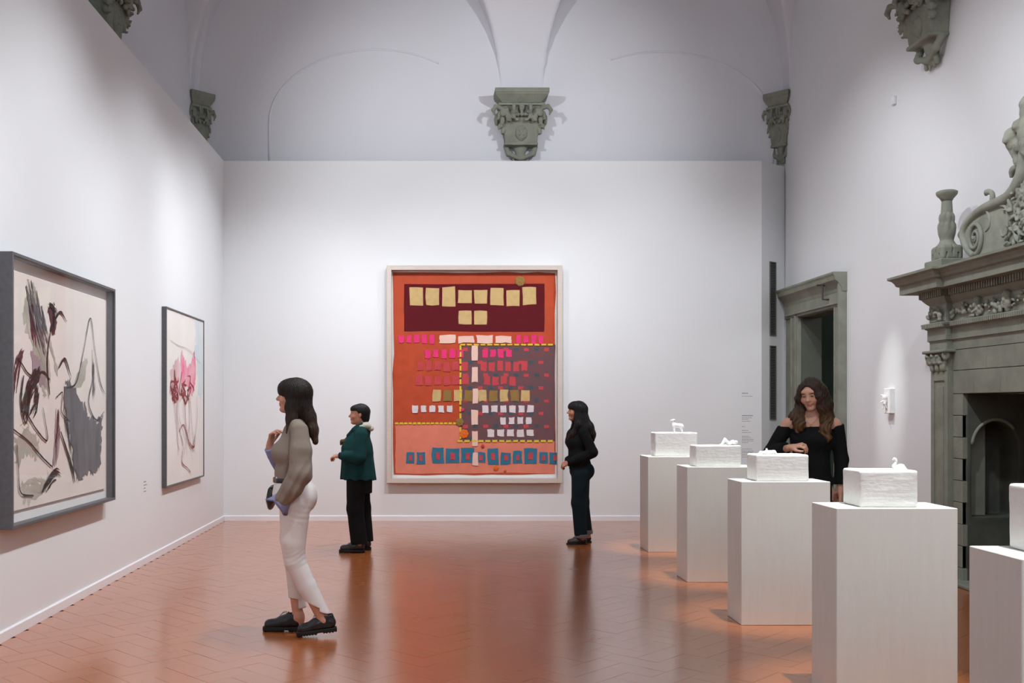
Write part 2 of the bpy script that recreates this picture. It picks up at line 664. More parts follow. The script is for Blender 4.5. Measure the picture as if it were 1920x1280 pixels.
DY0, DY1, DZ = 11.71, 12.88, 2.67     # doorway
FY0, FY1, FZ = 6.76, 8.44, 1.613      # fireplace mouth
for lo, hi in (((XR, YN, 0), (XR + 0.25, FY0, 8.8)), ((XR, FY1 + 0.44, 0), (XR + 0.25, DY0, 8.8)), ((XR, DY1, 0), (XR + 0.25, YBT, 8.8)),
               ((XR, FY0, FZ), (XR + 0.25, FY1 + 0.44, 8.8)), ((XR, DY0, DZ), (XR + 0.25, DY1, 8.8))):
    add_box(bm, lo, hi)
struct('wall_right', bm, 'wall', 'tall white plaster wall with doorway and fireplace on the right')
bm = bmesh.new()
add_box(bm, (XLT - 0.2, YN - 0.2, 0), (XR + 0.2, YN, 8.8))
struct('wall_near', bm, 'wall', 'white wall at the near end of the room')

# ---- skirting
bm = bmesh.new()
add_prism(bm, [(XL, 0), (XL + 0.014, 0), (XL + 0.014, 0.062), (XL + 0.008, 0.070), (XL, 0.070)], 1, YN, YB)
struct('baseboard_left', bm, 'trim', 'low white skirting along the left partition')
bm = bmesh.new()
add_prism(bm, [(YB, 0), (YB, 0.070), (YB - 0.008, 0.070), (YB - 0.014, 0.062), (YB - 0.014, 0)], 0, XL, SX - 0.01)
struct('baseboard_back', bm, 'trim', 'low white skirting along the far partition')

# ---- vault: pavilion vault with lunettes, as a height field
def spaced(a, b, fine, coarse, band):
    r = list(np.arange(0, band, fine) ** 1.0)
    mid = list(np.arange(band, (b - a) - band, coarse))
    end = [(b - a) - t for t in r][::-1]
    return a + np.array(r + mid + end)


fine = np.concatenate([[0, 0.0015, 0.004, 0.008, 0.014, 0.022, 0.03], np.arange(0.045, 1.2, 0.03)])


def axis_samples(a, b, coarse):
    mid = np.arange(1.2, (b - a) - 1.2, coarse)
    return a + np.concatenate([fine, mid, ((b - a) - fine)[::-1]])


xs = axis_samples(XLT, XR, 0.035)
ys = axis_samples(YN, YBT, 0.05)
gx, gy = np.meshgrid(xs, ys, indexing='ij')


def main_arc(d):
    t = np.clip(1 - d / 3.9, 0, 1)
    return SPR + 3.0 * np.sqrt(np.clip(1 - t * t, 0, 1))


zc = np.minimum(np.minimum(main_arc(gx - XLT), main_arc(XR - gx)), np.minimum(main_arc(YBT - gy), main_arc(gy - YN)))


def lunette(s, c, a, b=2.45):
    q = 1 - ((s - c) / a) ** 2
    return np.where(q > 0, SPR + b * np.sqrt(np.clip(q, 0, 1)), 0)


zl = np.zeros_like(zc)
nearB = gy > YBT - 3.0
for c, a in ((-1.12, 2.05), (3.15, 1.63)):
    zl = np.maximum(zl, np.where(nearB, lunette(gx, c, a), 0))
for c in (11.52, 7.46, 3.40, -0.66):
    zl = np.maximum(zl, np.where((gx < XLT + 3.0) | (gx > XR - 3.0), lunette(gy, c, 1.77), 0))
zc = np.maximum(zc, np.minimum(zl, 8.3))
nx_, ny_ = zc.shape
V = np.stack([gx, gy, zc], -1).reshape(-1, 3)
ii, jj = np.meshgrid(np.arange(nx_ - 1), np.arange(ny_ - 1), indexing='ij')
b0 = (ii * ny_ + jj).ravel()
F = np.stack([b0, b0 + 1, b0 + ny_ + 1, b0 + ny_], 1)
me = bpy.data.meshes.new('ceiling')
me.from_pydata(V.tolist(), [], F.tolist())
cl = link('ceiling', me, 'plaster', None, True)
tag(cl, 'white plaster vault with lunettes springing from stone corbels', kind='structure')

# thin plaster arch lines on the end wall
def arch_line(name, cx, a, z0, zs, b, t0, t1, label):
    bm = bmesh.new()
    pts = []
    if t0 <= 0:
        pts.append((cx - a, YBT, z0))
    for t in np.linspace(t0, t1, 40):
        pts.append((cx - a * math.cos(t), YBT, zs + b * math.sin(t)))
    if t1 >= PI:
        pts.append((cx + a, YBT, z0))
    add_tube(bm, pts, [0.013] * len(pts), 8)
    o = obj(name, bm, 'plaster', None, True)
    tag(o, label, kind='structure')


KB = YBT / FPX
arch_line('trim_1', (705 - 810) * KB, 200 * KB, 4.7, 1.5 + (763 - 230) * KB, 137 * KB, 0, 2.2, 'faint arched plaster line left of the central corbel')
arch_line('trim_2', (1240 - 810) * KB, 209 * KB, 4.7, 1.5 + (763 - 235) * KB, 138 * KB, 1.1, PI, 'faint arched plaster line right of the central corbel')

# ---- ventilation grilles in the splayed panel
def grille(t0, t1, z0, z1, label):
    d = Vector((XR - 0.005 - SX, 13.48 - SY, 0)); L = d.length; d.normalize()
    ang = math.atan2(d.y, d.x)
    root = empty('ventilation_grille', (SX + d.x * t0 * L, SY + d.y * t0 * L, z0), ang)
    w = (t1 - t0) * L; h = z1 - z0
    tag(root, label, 'grille')
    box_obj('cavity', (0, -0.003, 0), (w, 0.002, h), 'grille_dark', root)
    bm = bmesh.new()
    for lo, hi in (((0, -0.012, 0), (0.014, 0.0, h)), ((w - 0.014, -0.012, 0), (w, 0.0, h)),
                   ((0.014, -0.012, 0), (w - 0.014, 0.0, 0.014)), ((0.014, -0.012, h - 0.014), (w - 0.014, 0.0, h))):
        add_box(bm, lo, hi)
    obj('frame', bm, 'grille', root)
    bm = bmesh.new()
    z = 0.02
    while z < h - 0.03:
        add_prism(bm, [(-0.009, z), (-0.001, z + 0.010), (-0.001, z + 0.013), (-0.009, z + 0.003)], 0, 0.014, w - 0.014)
        z += 0.022
    tag(obj('louvres', bm, 'grille', root), kind='stuff')


grille(0.335, 0.60, 2.455, 3.44, 'tall narrow dark ventilation grille, upper of the two beside the doorway')
grille(0.335, 0.60, 1.336, 2.32, 'tall narrow dark ventilation grille, lower of the two beside the doorway')

# ---- doorway with stone surround (in the right wall)
dr = empty('door_1', (XR, (DY0 + DY1) / 2, 0))
tag(dr, 'stone framed doorway opening to a dark green passage', kind='structure')


def wbox(name, lo, hi, m, parent, org, bevel=0.004):
    return box_obj(name, tuple(a - b for a, b in zip(lo, org)), tuple(a - b for a, b in zip(hi, org)), m, parent, bevel, 1)


og = (XR, (DY0 + DY1) / 2, 0)
OY0, OY1, OZ = 11.47, 13.36, 3.06
for a, b in ((OY0 + 0.02, DY0), (DY1, DY1 + 0.24)):
    j = wbox('jamb', (XR - 0.055, a, 0), (XR + 0.0, b, DZ), 'pietra', dr, og)
    wbox('fillet', (XR - 0.075, a + 0.03, 0), (XR - 0.05, a + 0.07, DZ + 0.02), 'pietra', j, og)
    wbox('fillet', (XR - 0.068, b - 0.05, 0), (XR - 0.05, b - 0.02, DZ), 'pietra', j, og)
wbox('jamb', (XR - 0.035, DY1 + 0.24, 0), (XR + 0.0, OY1, DZ), 'pietra', dr, og)
wbox('lintel', (XR - 0.055, OY0 + 0.02, DZ), (XR, OY1, DZ + 0.17), 'pietra', dr, og)
wbox('lintel_moulding', (XR - 0.085, OY0 + 0.01, DZ + 0.03), (XR - 0.05, OY1 - 0.1, DZ + 0.055), 'pietra', dr, og)
bm = bmesh.new()
add_prism(bm, [(0, DZ + 0.17), (-0.055, DZ + 0.17), (-0.06, DZ + 0.21), (-0.10, DZ + 0.27), (-0.14, DZ + 0.30), (-0.15, DZ + 0.345), (-0.165, OZ - 0.02), (-0.165, OZ), (0, OZ)],
          1, OY0 - 0.008 - og[1], OY1 - og[1])
obj('cornice', bm, 'pietra', dr)
wbox('side_moulding', (XR - 0.095, OY0, 0), (XR, OY0 + 0.045, OZ - 0.09), 'pietra', dr, og)
bm = bmesh.new()
add_tube(bm, [(-0.05, -0.44, 2.78), (-0.13, -0.44, 2.78), (-0.13, -0.44, 2.95), (-0.20, -0.44, 2.95)], [0.012] * 4, 8)
add_tube(bm, [(-0.13, -0.44, 2.95), (-0.09, -0.44, 2.95)], [0.012, 0.010], 8)
obj('hook', bm, 'iron', dr)
# passage beyond
bm = bmesh.new()
PD = 7.0
for lo, hi in (((XR + 0.25, DY1 + 0.9, 0), (PD, DY1 + 1.0, 3.4)), ((PD, DY0 - 1.5, 0), (PD + 0.1, DY1 + 1.0, 3.4)), ((XR + 0.25, DY0 - 1.6, 0), (PD, DY0 - 1.5, 3.4)),
               ((XR + 0.25, DY0 - 1.6, 3.3), (PD + 0.1, DY1 + 1.0, 3.4)), ((XR + 0.25, DY0 - 1.6, -0.1), (PD + 0.1, DY1 + 1.0, 0.0))):
    add_box(bm, lo, hi)
struct('wall_passage', bm, 'dark_green', 'dark green walls of the passage behind the doorway')
wbox('reveal', (XR, DY1 - 0.01, 0), (XR + 0.26, DY1 + 0.12, DZ + 0.05), 'reveal_shaded', dr, og)
wbox('reveal', (XR, DY0 - 0.12, 0), (XR + 0.26, DY0 + 0.01, DZ + 0.05), 'reveal_shaded', dr, og)
wbox('reveal', (XR, DY0, DZ - 0.01), (XR + 0.26, DY1, DZ + 0.06), 'reveal_shaded', dr, og)

# unseen fill light added to lift the dark passage
pl_ = bpy.data.lights.new('passage_fill_light', 'POINT')
pl_.energy = 16
pl_.shadow_soft_size = 0.15
plo = bpy.data.objects.new('passage_fill_light', pl_)
COL.objects.link(plo)
plo.location = (6.0, DY0 - 1.0, 2.9)

# ================================================================== FIREPLACE
FC = 7.60                         # centre along the wall
fo = (XR, FC, 0)
fp = empty('fireplace', fo)
tag(fp, 'monumental grey sandstone fireplace with carved frieze and scrolled pediment', 'fireplace')
PXF, FXF = 4.45, 4.50             # pilaster face, field face
PW = 0.285


def fpbox(name, x0, x1, y0, y1, z0, z1, m='pietra', parent=fp, bevel=0.004):
    return box_obj(name, (x0 - XR, y0 - FC, z0), (x1 - XR, y1 - FC, z1), m, parent, bevel, 1)


PIL = [(8.60, 8.885), (2 * FC - 8.885, 2 * FC - 8.60)]
# level mouldings: profile of (overhang, z), following field and the breaks over both pilasters
def level(name, prof, m='pietra'):
    """prof: list of (overhang, z) from bottom to top. plan follows pilaster - field - pilaster"""
    bm = bmesh.new()
    rings = []
    yA, yB = PIL[0][1] - FC, PIL[1][0] - FC
    iA, iB = PIL[0][0] - FC, PIL[1][1] - FC
    for o, z in prof:
        px, fx = PXF - XR - o, FXF - XR - o
        plan = [(0.0, yA + o), (px, yA + o), (px, iA - o), (fx, iA - o), (fx, iB + o), (px, iB + o), (px, yB - o), (0.0, yB - o)]
        rings.append([bm.verts.new((x, y, z)) for x, y in plan])
    n = 8
    for a, b in zip(rings[:-1], rings[1:]):
        for k in range(n):
            bm.faces.new((a[k], a[(k + 1) % n], b[(k + 1) % n], b[k]))
    bm.faces.new(rings[0][::-1])
    bm.faces.new(rings[-1])
    return obj(name, bm, m, fp)


level('architrave', [(0.006, 1.995), (0.006, 2.07), (0.014, 2.08), (0.024, 2.086), (0.020, 2.09), (0.020, 2.18)])
level('string_moulding', [(0.02, 2.18), (0.035, 2.19), (0.056, 2.215), (0.06, 2.23), (0.056, 2.237)])
level('frieze', [(0.008, 2.237), (0.008, 2.40)])
level('bed_moulding', [(0.01, 2.40), (0.03, 2.42), (0.05, 2.445), (0.055, 2.455), (0.055, 2.52)])
level('corona', [(0.19, 2.515), (0.19, 2.588), (0.196, 2.592)])
level('crown_moulding', [(0.20, 2.59), (0.215, 2.60), (0.222, 2.62), (0.24, 2.645), (0.262, 2.655), (0.268, 2.66), (0.268, 2.68), (0.24, 2.685)])
# dentils and egg course
bm = bmesh.new()
bm2 = bmesh.new()
def dent_run(xf, y0, y1, step, bmx, o, zz0, zz1, wd):
    y = y0
    while y < y1:
        add_box(bmx, (xf - XR - o, y - FC, zz0), (xf - XR - o + 0.03, y + wd - FC, zz1))
        y += step
for xf, y0, y1 in ((PXF, PIL[0][0] - 0.05, PIL[0][1] + 0.06), (FXF, PIL[1][1] + 0.06, PIL[0][0] - 0.07), (PXF, PIL[1][0] - 0.06, PIL[1][1] + 0.05)):
    dent_run(xf, y0, y1, 0.036, bm, 0.085, 2.458, 2.512, 0.02)
    dent_run(xf, y0 + 0.02, y1 - 0.02, 0.03, bm2, 0.066, 2.195, 2.226, 0.021)
# dentils returning along the far side
for k in range(6):
    y = PIL[0][1] - FC + 0.06
    x = PXF - XR - 0.05 + k * 0.036
    add_box(bm, (x, y, 2.458), (x + 0.02, y + 0.025, 2.512))
tag(obj('dentil_course', bm, 'pietra', fp), kind='stuff')
tag(obj('bead_course', bm2, 'pietra', fp), kind='stuff')

# pilasters with recessed panels and leafy capitals
for (a, b) in PIL:
    pl = fpbox('pilaster', PXF + 0.012, XR, a, b, 0.0, 1.815)
    for (p, q, r, s_) in ((a, a + 0.05, 0.22, 1.81), (b - 0.05, b, 0.22, 1.81), (a + 0.05, b - 0.05, 1.73, 1.81), (a + 0.05, b - 0.05, 0.22, 0.33)):
        fpbox('border_strip', PXF, PXF + 0.014, p, q, r, s_, 'pietra', pl, 0.003)
    fpbox('inner_panel', PXF + 0.006, PXF + 0.014, a + 0.085, b - 0.085, 0.38, 1.68, 'pietra', pl, 0.003)
    fpbox('base_block', PXF - 0.035, XR, a - 0.035, b + 0.035, 0.0, 0.16, 'pietra', pl)
    fpbox('base_torus', PXF - 0.018, XR, a - 0.018, b + 0.018, 0.16, 0.22, 'pietra', pl, 0.012)
    # capital
    yc = (a + b) / 2 - FC
    v = Vol((-0.47, yc - 0.26, 1.76), (0.0, yc + 0.26, 2.03), 0.007)
    x0 = PXF - XR
    v.box((x0 / 2 + 0.0, yc, 1.90), (abs(x0) / 2, PW / 2 - 0.004, 0.095), 0.01, 0.01)
    for sy in (-1, 0, 1):
        for (zz, rr, oo) in ((1.85, 0.032, 0.012), (1.91, 0.03, 0.025)):
            v.ell((x0 - oo, yc + sy * 0.085 + (0.04 if rr == 0.03 else 0), zz), (0.022, 0.030, 0.045), 0.012)
            v.ell((x0 - oo - 0.018, yc + sy * 0.085 + (0.04 if rr == 0.03 else 0), zz + 0.034), (0.016, 0.024, 0.014), 0.01)
    for sy in (-1, 1):
        for xx in (x0 - 0.02, x0 + 0.14):
            for ang in range(0, 360, 40):
                r = 0.028
                v.ell((xx + r * 0.6 * math.cos(math.radians(ang)), yc + sy * (PW / 2 + 0.014 + r * 0.5 * math.cos(math.radians(ang))), 1.945 + r * math.sin(math.radians(ang))),
                      (0.014, 0.014, 0.014), 0.006)
            v.cone((xx + 0.02, yc + sy * (PW / 2 - 0.03), 1.83), (xx, yc + sy * (PW / 2 + 0.02), 1.94), 0.014, 0.012, 0.01)
    v.box((x0 / 2 - 0.02, yc, 1.985), (abs(x0) / 2 + 0.035, PW / 2 + 0.055, 0.013), 0.004, 0.004)
    mes, _ = v.mesh('capital')
    link('capital', mes, 'pietra', pl)

# stone blocks of the field
def block(y0, y1, z0, z1, out=0.0):
    fpbox('stone_block', FXF - 0.004 - out, FXF + 0.05, y0 + 0.002, y1 - 0.002, z0 + 0.002, z1 - 0.002, 'pietra', fp, 0.004)


fpbox('field_backing', FXF + 0.006, FXF + 0.055, FY1 + 0.014, PIL[0][0], 0, FZ, 'joint', fp, 0)
fpbox('field_backing', FXF + 0.006, FXF + 0.055, PIL[1][1], FY0 - 0.014, 0, FZ, 'joint', fp, 0)
fpbox('field_backing', FXF + 0.006, XR, PIL[1][1], PIL[0][0], FZ, 1.995, 'joint', fp, 0)
e0, e1 = PIL[1][1], PIL[0][0]
def course(js, z0, z1):
    ys_ = [e0] + sorted(y for y in js if e0 + 0.02 < y < e1 - 0.02) + [e1]
    for p, q in zip(ys_[:-1], ys_[1:]):
        block(p, q, z0, z1)
course([8.47, 8.08, 7.69, 7.30, 6.91, 6.70], 1.813, 1.993)
course([8.27, 7.88, 7.49, 7.10, 6.80], FZ, 1.813)
z = FZ
i = 0
while z > 0.02:
    z2 = max(z - 0.185, 0)
    block(FY1 + (0.0 if i % 2 == 0 else 0.012), e1, z2, z, 0.0)
    block(e0, FY0 - (0.0 if i % 2 == 0 else 0.012), z2, z, 0.0)
    z = z2
    i += 1
# firebox: far cheek with an arched niche, back, near cheek, hood
XBK = 5.35
v = Vol((FXF - XR + 0.0, FY1 - FC - 0.04, -0.02), (XBK - XR + 0.06, FY1 - FC + 0.5, 1.9), 0.014)
v.box(((FXF + 0.06 + XBK) / 2 - XR, FY1 - FC + 0.2, 0.85), ((XBK - FXF - 0.06) / 2 + 0.03, 0.2, 0.85), 0.005, 0)
nx0 = 4.575 - XR
v.box((nx0 + 0.20, FY1 - FC, 0.86), (0.20, 0.3, 0.29), 0.004, 0.0, None, 'sub')
v.cone((nx0 + 0.20, FY1 - FC - 0.2, 1.16), (nx0 + 0.20, FY1 - FC + 0.2, 1.16), 0.20, 0.20, 0.0, (1, 1, 1.1), 'sub')
mes, _ = v.mesh('far_cheek')
link('far_cheek', mes, 'soot', fp)
bm = bmesh.new()
pts = [(nx0 + 0.20 - 0.205 * math.cos(t), FY1 - FC - 0.012, 1.16 + 0.235 * math.sin(t)) for t in np.linspace(0.1, 2.4, 18)]
add_tube(bm, pts, [0.014] * 18, 6)
obj('niche_arch', bm, 'pietra', fp, True)
fpbox('firebox_back', XBK, XBK + 0.1, FY0 - 0.4, FY1 + 0.4, 0, 1.9, 'soot', fp, 0)
fpbox('near_cheek', FXF + 0.06, XBK, FY0 - 0.3, FY0, 0, 1.7, 'soot', fp, 0)
fpbox('firebox_ceiling', FXF + 0.06, XBK + 0.1, FY0 - 0.3, FY1 + 0.4, 1.7, 1.8, 'soot', fp, 0)
fpbox('hearth_slab', FXF - 0.12, XBK, FY0 - 0.05, FY1 + 0.08, 0, 0.03, 'pietra', fp, 0.006)

# carved frieze of fruit, leaves and masks
def carve_run(name, y0, y1, xf, z0, z1, seed):
    r = np.random.RandomState(seed)
    v = Vol((xf - XR - 0.09, y0 - FC - 0.02, z0 - 0.01), (xf - XR + 0.02, y1 - FC + 0.02, z1 + 0.02), 0.006)
    v.box((xf - XR + 0.004, (y0 + y1) / 2 - FC, (z0 + z1) / 2), (0.008, (y1 - y0) / 2, (z1 - z0) / 2), 0.002, 0)
    n = int((y1 - y0) * 125)
    for k in range(n):
        y = r.uniform(y0 + 0.02, y1 - 0.02)
        ph = (y - y0) / 0.42 * 2 * PI
        zc_ = (z0 + z1) / 2 + 0.022 * math.sin(ph) - 0.01
        zz = zc_ + r.normal(0, 0.022)
        zz = min(max(zz, z0 + 0.015), z1 - 0.02)
        rr = r.uniform(0.009, 0.019)
        v.ell((xf - XR - 0.012 - r.uniform(0, 0.03), y - FC, zz), (rr, rr * r.uniform(0.8, 1.5), rr * r.uniform(0.8, 1.3)), 0.006, rotm('X', r.uniform(0, 180)))
    y = y0 + 0.28
    while y < y1 - 0.1:                       # upright masks between the swags
        v.cone((xf - XR - 0.022, y - FC, z0 + 0.02), (xf - XR - 0.03, y - FC + 0.005, z1 - 0.02), 0.022, 0.036, 0.012, (0.8, 1, 1))
        v.ell((xf - XR - 0.055, y - FC, z0 + 0.095), (0.014, 0.012, 0.022), 0.008)
        y += 0.42
    mes, _ = v.mesh(name)
    return link(name, mes, 'pietra_light', fp)


carve_run('carved_garland', PIL[1][1] + 0.01, PIL[0][0] - 0.01, FXF - 0.008, 2.24, 2.395, 5)
for k, (a, b) in enumerate(PIL):
    carve_run('carved_panel', a + 0.01, b - 0.01, PXF - 0.010, 2.245, 2.39, 11 + k)

# balusters standing on the cornice ends
def baluster(yc):
    root = empty('stone_baluster', (4.55, yc, 2.686))
    box_obj('base_block', (-0.13, -0.145, 0), (0.13, 0.145, 0.11), 'pietra', root, 0.008, 1)
    v = Vol((-0.14, -0.14, 0.09), (0.14, 0.14, 0.32), 0.006)
    v.box((0, 0, 0.17), (0.098, 0.104, 0.066), 0.03, 0)
    v.cone((0, 0, 0.22), (0, 0, 0.285), 0.085, 0.055, 0.03)
    for k in range(12):
        a_ = k * PI / 6
        v.cone((0.112 * math.cos(a_), 0.118 * math.sin(a_), 0.12), (0.085 * math.cos(a_), 0.09 * math.sin(a_), 0.23), 0.008, 0.006, 0.004, (1, 1, 1), 'sub')
    v.plane((0, 0, 0.108), (0, 0, -1))
    mes, _ = v.mesh('draped_foot')
    link('draped_foot', mes, 'pietra', root)
    v = Vol((-0.12, -0.12, 0.26), (0.12, 0.12, 0.72), 0.006)
    v.cone((0, 0, 0.28), (0, 0, 0.36), 0.055, 0.064, 0.01)
    v.cone((0, 0, 0.36), (0, 0, 0.47), 0.068, 0.058, 0.02)
    v.cone((0, 0, 0.47), (0, 0, 0.64), 0.052, 0.042, 0.02)
    for k in range(8):
        a = k * PI / 4
        for (zz, rr, ro) in ((0.40, 0.058, 0.03), (0.48, 0.05, 0.026)):
            v.ell((rr * math.cos(a + zz * 3), rr * math.sin(a + zz * 3), zz), (0.018, 0.018, 0.045), 0.008)
    mes, _ = v.mesh('leafy_shaft')
    link('leafy_shaft', mes, 'pietra', root)
    bm = bmesh.new()
    add_lathe(bm, [(0.042, 0.63), (0.055, 0.655), (0.082, 0.685), (0.088, 0.70), (0.088, 0.715), (0.07, 0.725), (0.05, 0.715)], seg=24)
    obj('dish', bm, 'pietra', root, True)
    return root


tag(baluster(8.80), 'carved stone baluster standing on the far end of the mantel cornice', 'baluster')
tag(baluster(2 * FC - 8.80), 'carved stone baluster standing on the near end of the mantel cornice', 'baluster')

# scrolled pediment: outline panel, rolled edge with volute, curling leaves, crest
def half_pediment(sgn):
    def Q(px, py, x=4.60):
        y = x * FPX / (px - 810)
        return ((y - FC) * sgn, 1.5 + (763 - py) * y / FPX)
    edge = [Q(1826, 479), Q(1812, 462), Q(1806, 440), Q(1812, 420), Q(1828, 402), Q(1850, 388), Q(1874, 378), Q(1893, 366), Q(1908, 345), Q(1918, 318), (0.12 * sgn, 3.52), (0.06 * sgn, 3.66)]
    e = catmull([(a, b) for a, b in edge], 6)
    poly = [(p[0], p[1]) for p in e] + [(0.0, 3.66), (0.0, 2.68), (edge[0][0], 2.68)]
    bm = bmesh.new()
    add_prism(bm, poly, 0, 4.60 - XR, 4.74 - XR)
    obj('pediment_panel', bm, 'pietra_light', fp)
    bm = bmesh.new()
    pts = [(4.60 - XR, p[0], p[1]) for p in e]
    rad = np.interp(np.linspace(0, 1, len(pts)), [0, 0.3, 0.6, 0.85, 1], [0.030, 0.034, 0.045, 0.05, 0.03])
    add_tube(bm, pts, list(rad), 10)
    # volute
    c = np.array(Q(1830, 446))
    sp = []
    for t in np.linspace(0, 2.3 * 2 * PI, 50):
        r = 0.145 * (1 - t / (2.5 * 2 * PI)) ** 1.1
        sp.append((4.588 - XR, c[0] + sgn * r * 0.8 * math.cos(-t - 1.6), c[1] + r * math.sin(-t - 1.6)))
    add_tube(bm, sp, list(np.linspace(0.020, 0.008, 50)), 8)
    add_tube(bm, [(4.60 - XR, c[0], c[1]), (4.565 - XR, c[0], c[1])], [0.022, 0.014], 10)
    obj('scroll_rib', bm, 'pietra_light', fp, True)
    for curl in ([(1905, 352), (1915, 330), (1917, 318), (1908, 313), (1899, 320), (1896, 333)], [(1858, 384), (1861, 370), (1859, 361), (1851, 360), (1848, 366)],
                 [(1810, 440), (1803, 436), (1800, 441), (1802, 447)]):
        bm = bmesh.new()
        cp = [(4.63 - XR, *Q(px, py, 4.63)) for px, py in curl]
        n = len(cp)
        add_tube(bm, cp, [0.02, 0.022, 0.02, 0.026, 0.03, 0.012][:n - 1] + [0.012], 8, 5)
        obj('leaf_curl', bm, 'pietra_light', fp, True)
    # low relief leaves and ribbons on the panel
    bm = bmesh.new()
    for rel in ([(1850, 392), (1856, 408), (1855, 425), (1848, 434)], [(1868, 384), (1886, 388), (1890, 410), (1889, 436), (1880, 442), (1876, 430)],
                [(1885, 460), (1892, 445), (1900, 430), (1903, 412)], [(1842, 432), (1832, 432), (1824, 440)]):
        cp = [(4.598 - XR, *Q(px, py)) for px, py in rel]
        add_tube(bm, cp, list(np.interp(np.linspace(0, 1, len(cp)), [0, 0.6, 1], [0.016, 0.012, 0.006])), 6, 5)
    r = np.random.RandomState(4)
    obj('relief_leaves', bm, 'pietra_light', fp, True)
    v = Vol((4.50 - XR, min(0, 0.62 * sgn) - 0.02, 2.68), (4.64 - XR, max(0, 0.62 * sgn) + 0.02, 3.35), 0.009)
    for k in range(150):
        y = abs(r.normal(0, 0.16)) * sgn
        zz = r.uniform(2.76, 3.2)
        if abs(y) > 0.42 - 0.1 * (zz - 2.7):
            continue
        v.ell((4.59 - XR - r.uniform(0, 0.02), y, zz), (0.018, r.uniform(0.008, 0.016), r.uniform(0.025, 0.05)), 0.005, rotm('X', r.uniform(0, 180)) @ rotm('Y', r.uniform(-35, 35)))
    mes, _ = v.mesh('carved_foliage')
    link('carved_foliage', mes, 'pietra_light', fp)


half_pediment(1)
half_pediment(-1)
# crest of clustered heads and shield on top
v = Vol((4.40 - XR, -0.42, 3.25), (4.80 - XR, 0.42, 3.95), 0.009)
for sg in (1, -1):
    v.ell((4.56 - XR, 0.225 * sg, 3.63), (0.06, 0.07, 0.07), 0.02)
    v.ell((4.53 - XR, 0.235 * sg, 3.60), (0.035, 0.03, 0.04), 0.02)
    v.cone((4.58 - XR, 0.24 * sg, 3.56), (4.60 - XR, 0.20 * sg, 3.40), 0.05, 0.03, 0.02)
    v.cone((4.58 - XR, 0.20 * sg, 3.56), (4.60 - XR, 0.08 * sg, 3.50), 0.05, 0.06, 0.03)
    v.ell((4.55 - XR, 0.12 * sg, 3.68), (0.05, 0.055, 0.05), 0.02)
v.ell((4.58 - XR, 0, 3.60), (0.09, 0.12, 0.22), 0.03)
v.ell((4.56 - XR, 0, 3.80), (0.07, 0.08, 0.09), 0.03)
v.disp(lambda X, Y, Z: 0.007 * noise3(X, Y, Z, 75, 2) + 0.004 * noise3(X, Y, Z, 170, 3))
mes, _ = v.mesh('crest')
link('crest', mes, 'pietra_light', fp)

